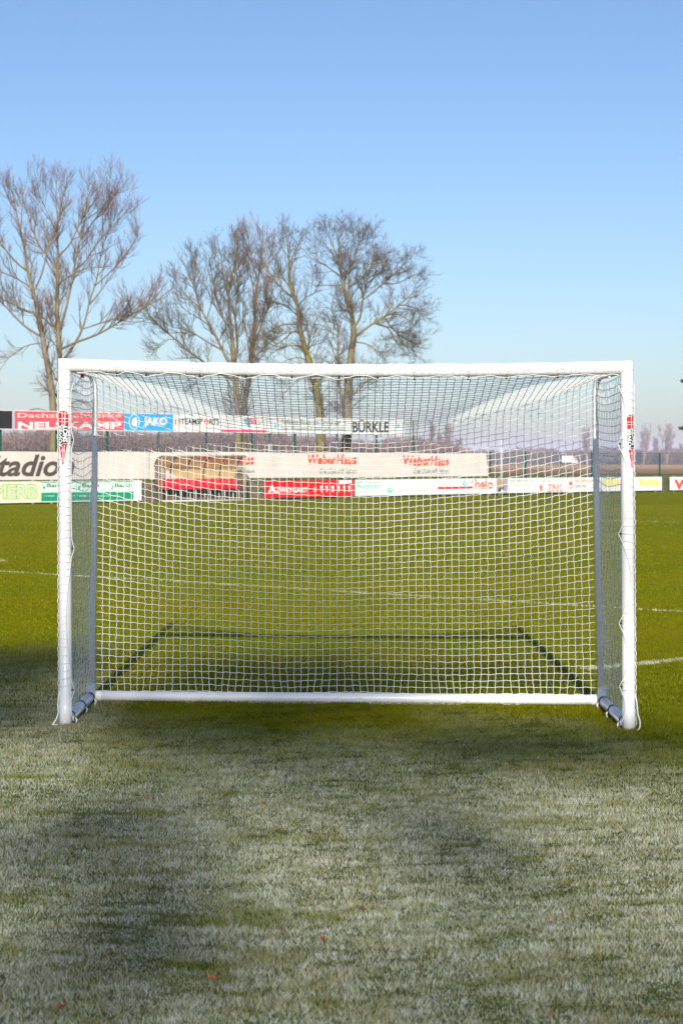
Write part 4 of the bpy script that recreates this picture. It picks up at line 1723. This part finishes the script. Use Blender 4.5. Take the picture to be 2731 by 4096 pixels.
far_tree('slim pale bare tree beyond the end of the long banner', 1722, 1703, 420, 42, 41)
far_tree('taller of the two thin bare trees right of the empty board frame', 1793, 1704, 430, 40, 42)
far_tree('short bare tree between two thin bare trees beyond the banner', 1757, 1735, 440, 36, 43)
far_tree('small bare tree sloping down at the end of the tree clump beyond the banner', 1838, 1762, 440, 50, 44)
far_tree('bare tree on the horizon seen through the net beside the back upright', 2345, 1718, 600, 52, 45)
far_tree('wide bare tree on the horizon just right of the right goalpost', 2572, 1708, 590, 100, 46)
far_tree('bare tree with two light stems on the horizon near the right edge', 2665, 1712, 580, 110, 47)
far_tree('small thin bare tree between the two horizon trees near the right edge', 2622, 1752, 620, 30, 48)
far_tree('low dark tree on the horizon at the very right edge', 2722, 1780, 610, 34, 49)


def wood(name, label, x0, x1, topf, Y0, Y1, N, seed, hs, mat):
    """a mass of bare scrub and tree tops, topf(x) = its top row in the photo"""
    rg = np.random.default_rng(seed)
    x = rg.uniform(x0, x1, N); Y = rg.uniform(Y0, Y1, N)
    top = np.array([topf(v) for v in x])
    h = CH - (top - HY) / F * Y
    h = np.maximum(h, .8)
    z = rg.uniform(0, 1, N) ** .9 * h * rg.uniform(.75, 1.05, N)
    X = (x - CX) / F * Y
    C = np.stack([X, Y, z], 1)
    d = rg.normal(0, .45, (N, 3)); d[:, 2] = rg.uniform(.5, 1.2, N)
    d /= np.linalg.norm(d, axis=1, keepdims=True)
    s = np.cross(d, rg.normal(0, 1, (N, 3))); s /= np.linalg.norm(s, axis=1, keepdims=True)
    L = rg.uniform(.4, 1.1, N)[:, None] * hs
    V = np.stack([C - s * L * .09, C + s * L * .09, C + d * L], 1).reshape(-1, 3)
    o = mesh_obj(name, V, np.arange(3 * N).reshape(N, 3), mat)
    tag(o, label, 'wood', kind='stuff')
    return o


def jag(x, base, amp, seed):
    return base + amp * (math.sin(x * .021 + seed) * .5 + math.sin(x * .053 + seed * 2) * .3 + math.sin(x * .13 + seed * 3) * .25)


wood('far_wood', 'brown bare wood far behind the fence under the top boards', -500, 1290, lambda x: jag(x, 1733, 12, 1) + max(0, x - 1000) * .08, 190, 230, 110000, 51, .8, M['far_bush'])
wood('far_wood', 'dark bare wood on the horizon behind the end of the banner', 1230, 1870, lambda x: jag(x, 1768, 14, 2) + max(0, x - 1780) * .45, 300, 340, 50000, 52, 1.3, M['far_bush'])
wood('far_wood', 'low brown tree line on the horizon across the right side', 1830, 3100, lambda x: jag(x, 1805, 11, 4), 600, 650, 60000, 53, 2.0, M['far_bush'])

# truck on the far road
Yt = 560
t0 = px(2236, 1856, Yt); kx = Yt / F
truck = empty('box_truck', (px(2262, 1857, Yt)[0], Yt, 0), 'small white box truck driving along the horizon right of centre', 'truck')
m = MB()
X0 = px(2243, 0, Yt)[0]
zg = .5
m.frame_box((X0 + .4, Yt, 1.0), (4.2, 0, 0), (0, 2.2, 0), (0, 0, 2.6))
m.build('cargo_box', M['white'], truck)
m = MB()
xs = X0 + 4.65
prof_t = [(xs, .8), (xs + 1.7, .8), (xs + 1.75, 1.5), (xs + 1.35, 2.5), (xs, 2.6)]
v = [(a, Yt + .05, b) for a, b in prof_t] + [(a, Yt + 2.1, b) for a, b in prof_t]
m.add(v, [(0, 1, 2, 3, 4), (9, 8, 7, 6, 5)] + [(i, i + 5, (i + 1) % 5 + 5, (i + 1) % 5) for i in range(5)])
m.build('cab', M['white'], truck)
m = MB(); m.frame_box((X0 + .4, Yt + .2, .7), (5.8, 0, 0), (0, 1.8, 0), (0, 0, .28))
m.build('chassis', M['black'], truck)
for a in (X0 + 1.2, X0 + 5.4):
    for yy in (0.0, 1.85):
        m = MB(); m.tube([(a, Yt + yy, .45), (a, Yt + yy + .3, .45)], .45, 14); m.build('wheel', M['black'], truck)
m = MB(); m.frame_box((xs + .5, Yt + .03, 1.65), (.8, 0, 0), (0, .015, 0), (0, 0, .6)); m.build('window', M['navyprint'], truck)
# a small white house gable beyond
Yh = 640
hx = px(2707, 0, Yh)[0]
hs = empty('small_house', (hx, Yh - 3, 0), 'tiny pale house gable among trees at the far right horizon', 'house')
m = MB()
v = [(hx - 1.6, Yh - 48, 0), (hx + 1.6, Yh - 48, 0), (hx + 1.6, Yh - 48, 3.2), (hx, Yh - 48, 4.8), (hx - 1.6, Yh - 48, 3.2)]
v += [(a, Yh - 40, c) for a, b_, c in v]
m.add(v, [(0, 1, 2, 3, 4), (9, 8, 7, 6, 5)] + [(i, i + 5, (i + 1) % 5 + 5, (i + 1) % 5) for i in (0, 1, 4)])
m.build('wall', M['white'], hs)
m = MB()
for sg in (-1, 1):
    m.frame_box((hx, Yh - 48.3, 4.86), (sg * 1.9, 0, -1.9), (0, 8.6, 0), (0, 0, .15))
m.build('roof', M['rust'], hs)

# ------------------------------------------------------------------ ice beads that glint on the frosted turf
def glints():
    r = np.random.default_rng(77)
    t = NT('ice_bead')
    t.b.inputs['Base Color'].default_value = (.95, .97, 1, 1)
    t.b.inputs['Metallic'].default_value = .7
    t.b.inputs['Roughness'].default_value = .22
    q = wedge(3.5, 12, 9, .3)
    V = []; Fc = []
    for x, y in q:
        s_ = r.uniform(.0008, .0019)
        a = r.uniform(0, 1.57); ca, sa = math.cos(a), math.sin(a)
        n = len(V); z = r.uniform(.012, .018)
        for dx, dy, dz in ((1, 0, 0), (-1, 0, 0), (0, 1, 0), (0, -1, 0), (0, 0, 1.3), (0, 0, -1.3)):
            V.append((x + (dx * ca - dy * sa) * s_, y + (dx * sa + dy * ca) * s_, z + dz * s_))
        for f in ((0, 2, 4), (2, 1, 4), (1, 3, 4), (3, 0, 4), (2, 0, 5), (1, 2, 5), (3, 1, 5), (0, 3, 5)):
            Fc.append(tuple(n + k for k in f))
    tag(mesh_obj('frost_crystals', V, Fc, t.m), 'tiny glinting frost crystals scattered over the near grass', 'frost', kind='stuff')


glints()

# ------------------------------------------------------------------ fallen leaves
def leaf(x, y, size, seed, label, mat=None):
    r = random.Random(seed)
    X, Y = gp(x, y)
    v = [(0, 0, .004)]
    n = 10
    for k in range(n):
        a = 2 * math.pi * k / n
        rad = size * 1.15 * (1.0 if k % 2 == 0 else .55) * r.uniform(.75, 1.1)
        v.append((math.cos(a) * rad, math.sin(a) * rad * .7, r.uniform(0, .5) * size))
    f = [(0, k + 1, (k + 1) % n + 1) for k in range(n)]
    rot = r.uniform(0, 6.28); tilt = r.uniform(.2, .7)
    o = mesh_obj('fallen_leaf', v, f, M['leaf'])
    o.location = (X, Y, .018)
    o.rotation_euler = (tilt, r.uniform(-.3, .3), rot)
    tag(o, label, 'leaf', 'dead leaves scattered on the grass')


LV = [(245, 4060, .020, 'rust brown leaf lying nearest the bottom left corner of the frame'),
      (1442, 3655, .020, 'orange brown leaf on sunlit frost in the middle foreground'),
      (1300, 3560, .013, 'small brown leaf on bright frost just above the middle foreground leaf'),
      (1290, 3780, .016, 'grey brown leaf below the orange leaf of the middle foreground'),
      (1135, 3750, .012, 'reddish leaf left of the middle foreground leaves'),
      (845, 3935, .014, 'orange leaf in the lower left foreground frost'),
      (2160, 2812, .018, 'orange brown leaf leaning against the rear ground bar on the right'),
      (2343, 2601, .014, 'pinkish leaf on the grass behind the net near the right upright'),
      (95, 3570, .010, 'tiny red leaf at the left edge of the frosty foreground'),
      (2608, 3435, .013, 'salmon leaf on the frost at the right edge'),
      (2200, 3715, .013, 'pale orange leaf in the right foreground'),
      (2500, 3880, .009, 'dark red leaf speck in the lower right foreground'),
      (1870, 3568, .009, 'dark red leaf speck right of the brightest frost patch'),
      (435, 3838, .010, 'brown leaf on frost left of the lower centre'),
      (630, 3387, .010, 'brown leaf on shaded frost left of centre'),
      (585, 3205, .010, 'dark red leaf below the left half of the rear bar'),
      (1050, 3222, .009, 'orange leaf on frost below the bar near the centre'),
      (500, 3083, .011, 'pink leaf on frost below the left post side'),
      (2205, 4090, .012, 'brown leaf cut by the lower frame edge on the right'),
      (60, 2565, .012, 'brown leaf on the green grass left of the left post'),
      (233, 2733, .011, 'orange leaf beside the outside of the left post'),
      (2697, 2820, .010, 'brown leaf on the grass right of the right post')]
for i, (x, y, s, lb) in enumerate(LV):
    leaf(x, y, s, 100 + i, lb)

# ------------------------------------------------------------------ trees on the near side of the pitch that shade the foreground
def shade_tree(label, X, Y, h, seed, clumps, r0=.33):
    """big bare tree with leaf clumps added to cast shade (x and y are where a clump's shadow meets the lawn)"""
    rg = np.random.default_rng(seed)
    K = 14
    nl = 16
    P = np.zeros((nl, K, 3)); Rr = np.zeros((nl, K))
    for i in range(nl):
        a = rg.uniform(0, 6.28); z0 = 0 if i == 0 else h * rg.uniform(.3, .6)
        L = h - z0 if i == 0 else (h - z0) * rg.uniform(.6, .9)
        el = math.pi / 2 if i == 0 else rg.uniform(.6, 1.2)
        p = np.array([X, Y, z0], float)
        d = np.array([math.cos(a) * math.cos(el), math.sin(a) * math.cos(el), math.sin(el)])
        for k in range(K):
            P[i, k] = p
            Rr[i, k] = (r0 if i == 0 else r0 * .4) * (1 - k / K) ** .9 + .02
            d = d + rg.normal(0, .07, 3); d[2] += .04; d /= np.linalg.norm(d)
            p = p + d * L / (K - 1)
    A1, B1 = grow(rg, P, Rr, 1.2, 1.5, 4.0, .3, 8, (30, 60), .2, .25, .7, .025, None, .8)
    A2, B2 = grow(rg, A1, B1, 1.3, .8, 2.2, .3, 6, (25, 55), .1, .3, .6, .013)
    A3, B3 = grow(rg, A2, B2, .8, .5, 1.2, .3, 4, (25, 55), .1, .3, .6, .011)
    root = empty('bare_tree', (X, Y, 0), label, 'tree')
    V, Q = join_batches([batch_tubes(P, Rr, 10), batch_tubes(A1, B1, 5)])
    o = mesh_obj('trunk', V, Q, M['bark'], None, True); put(o, root)
    V, Q = join_batches([batch_tubes(A2, B2, 3), batch_tubes(A3, B3, 3)])
    o = mesh_obj('crown', V, Q, M['twig']); put(o, root)
    C = []
    te = math.tan(R(SUN_EL))
    for (cx, cy, rx, ry, tau) in clumps:
        rz = ry * te
        n = int(1.4 * tau * math.pi * rx * rz / .0085)
        g = rg.normal(0, 1, (n, 3)); g /= np.linalg.norm(g, axis=1, keepdims=True)
        g *= rg.uniform(0, 1, (n, 1)) ** .45
        yy = Y + g[:, 1] * .8
        C.append(np.stack([cx + g[:, 0] * rx, yy, (cy - yy) * te + g[:, 2] * rz], 1))
    C = np.concatenate(C); n = len(C)
    d = rg.normal(0, 1, (n, 3)); d /= np.linalg.norm(d, axis=1, keepdims=True)
    q = np.cross(d, rg.normal(0, 1, (n, 3))); q /= np.linalg.norm(q, axis=1, keepdims=True)
    L = rg.uniform(.12, .24, n)[:, None]
    V = np.stack([C - q * L * .45, C + q * L * .45, C + d * L], 1).reshape(-1, 3)
    o = mesh_obj('shade_clumps', V, np.arange(3 * n).reshape(n, 3), M['conifer']); put(o, root)  # leaf clumps added where their shadows darken chosen spots of the lawn


shade_tree('tall unseen bare tree with leaf clumps added for shade, near side of the pitch, left of the viewpoint', -2.2, -46, 22.5, 61,
           [(-2.3, 9.9, .75, 1.3, 1.5), (-2.0, 8.0, .5, .8, 1.0), (-.55, 7.5, .9, .75, 1.3), (-1.3, 8.2, .6, .8, .7), (-.8, 5.6, .45, .6, .9), (-.62, 4.7, .34, .5, .85), (-.5, 4.0, .38, .45, .7),
            (-1.25, 5.1, .3, .35, 1.0), (-.25, 6.4, .55, .5, .7), (-.3, 9.3, 1.0, 1.1, 1.2), (-.9, 3.7, .5, .3, .7)])
shade_tree('tall unseen bare tree with leaf clumps added for shade, near side of the pitch, right of the viewpoint', 1.6, -49, 23.5, 62,
           [(.8, 7.1, .8, .7, 1.5), (.35, 5.55, .32, .5, 1.0), (.50, 4.9, .25, .35, .9), (.1, 8.6, .7, .7, .8), (1.0, 9.4, .7, .7, .5), (1.6, 7.3, .5, .5, 1.0), (.2, 3.75, .5, .22, 1.0), (.8, 3.6, .6, .25, .6)])

# ------------------------------------------------------------------ winter haze
def haze():
    m = bpy.data.materials.new('haze_air')
    m.use_nodes = True
    t = m.node_tree
    t.nodes.remove(t.nodes['Principled BSDF'])
    v = t.nodes.new('ShaderNodeVolumePrincipled')
    v.inputs['Color'].default_value = (.74, .74, 1.0, 1)
    v.inputs['Density'].default_value = HAZE
    v.inputs['Anisotropy'].default_value = -0.3
    t.links.new(v.outputs[0], t.nodes['Material Output'].inputs['Volume'])
    mb = MB()
    mb.frame_box((-2600, -450, -1.0), (5200, 0, 0), (0, 5500, 0), (0, 0, 24.0))
    o = mb.build('haze', m)
    tag(o, 'thin pale winter haze over the fields', 'haze', kind='stuff')


HAZE = .00038
haze()
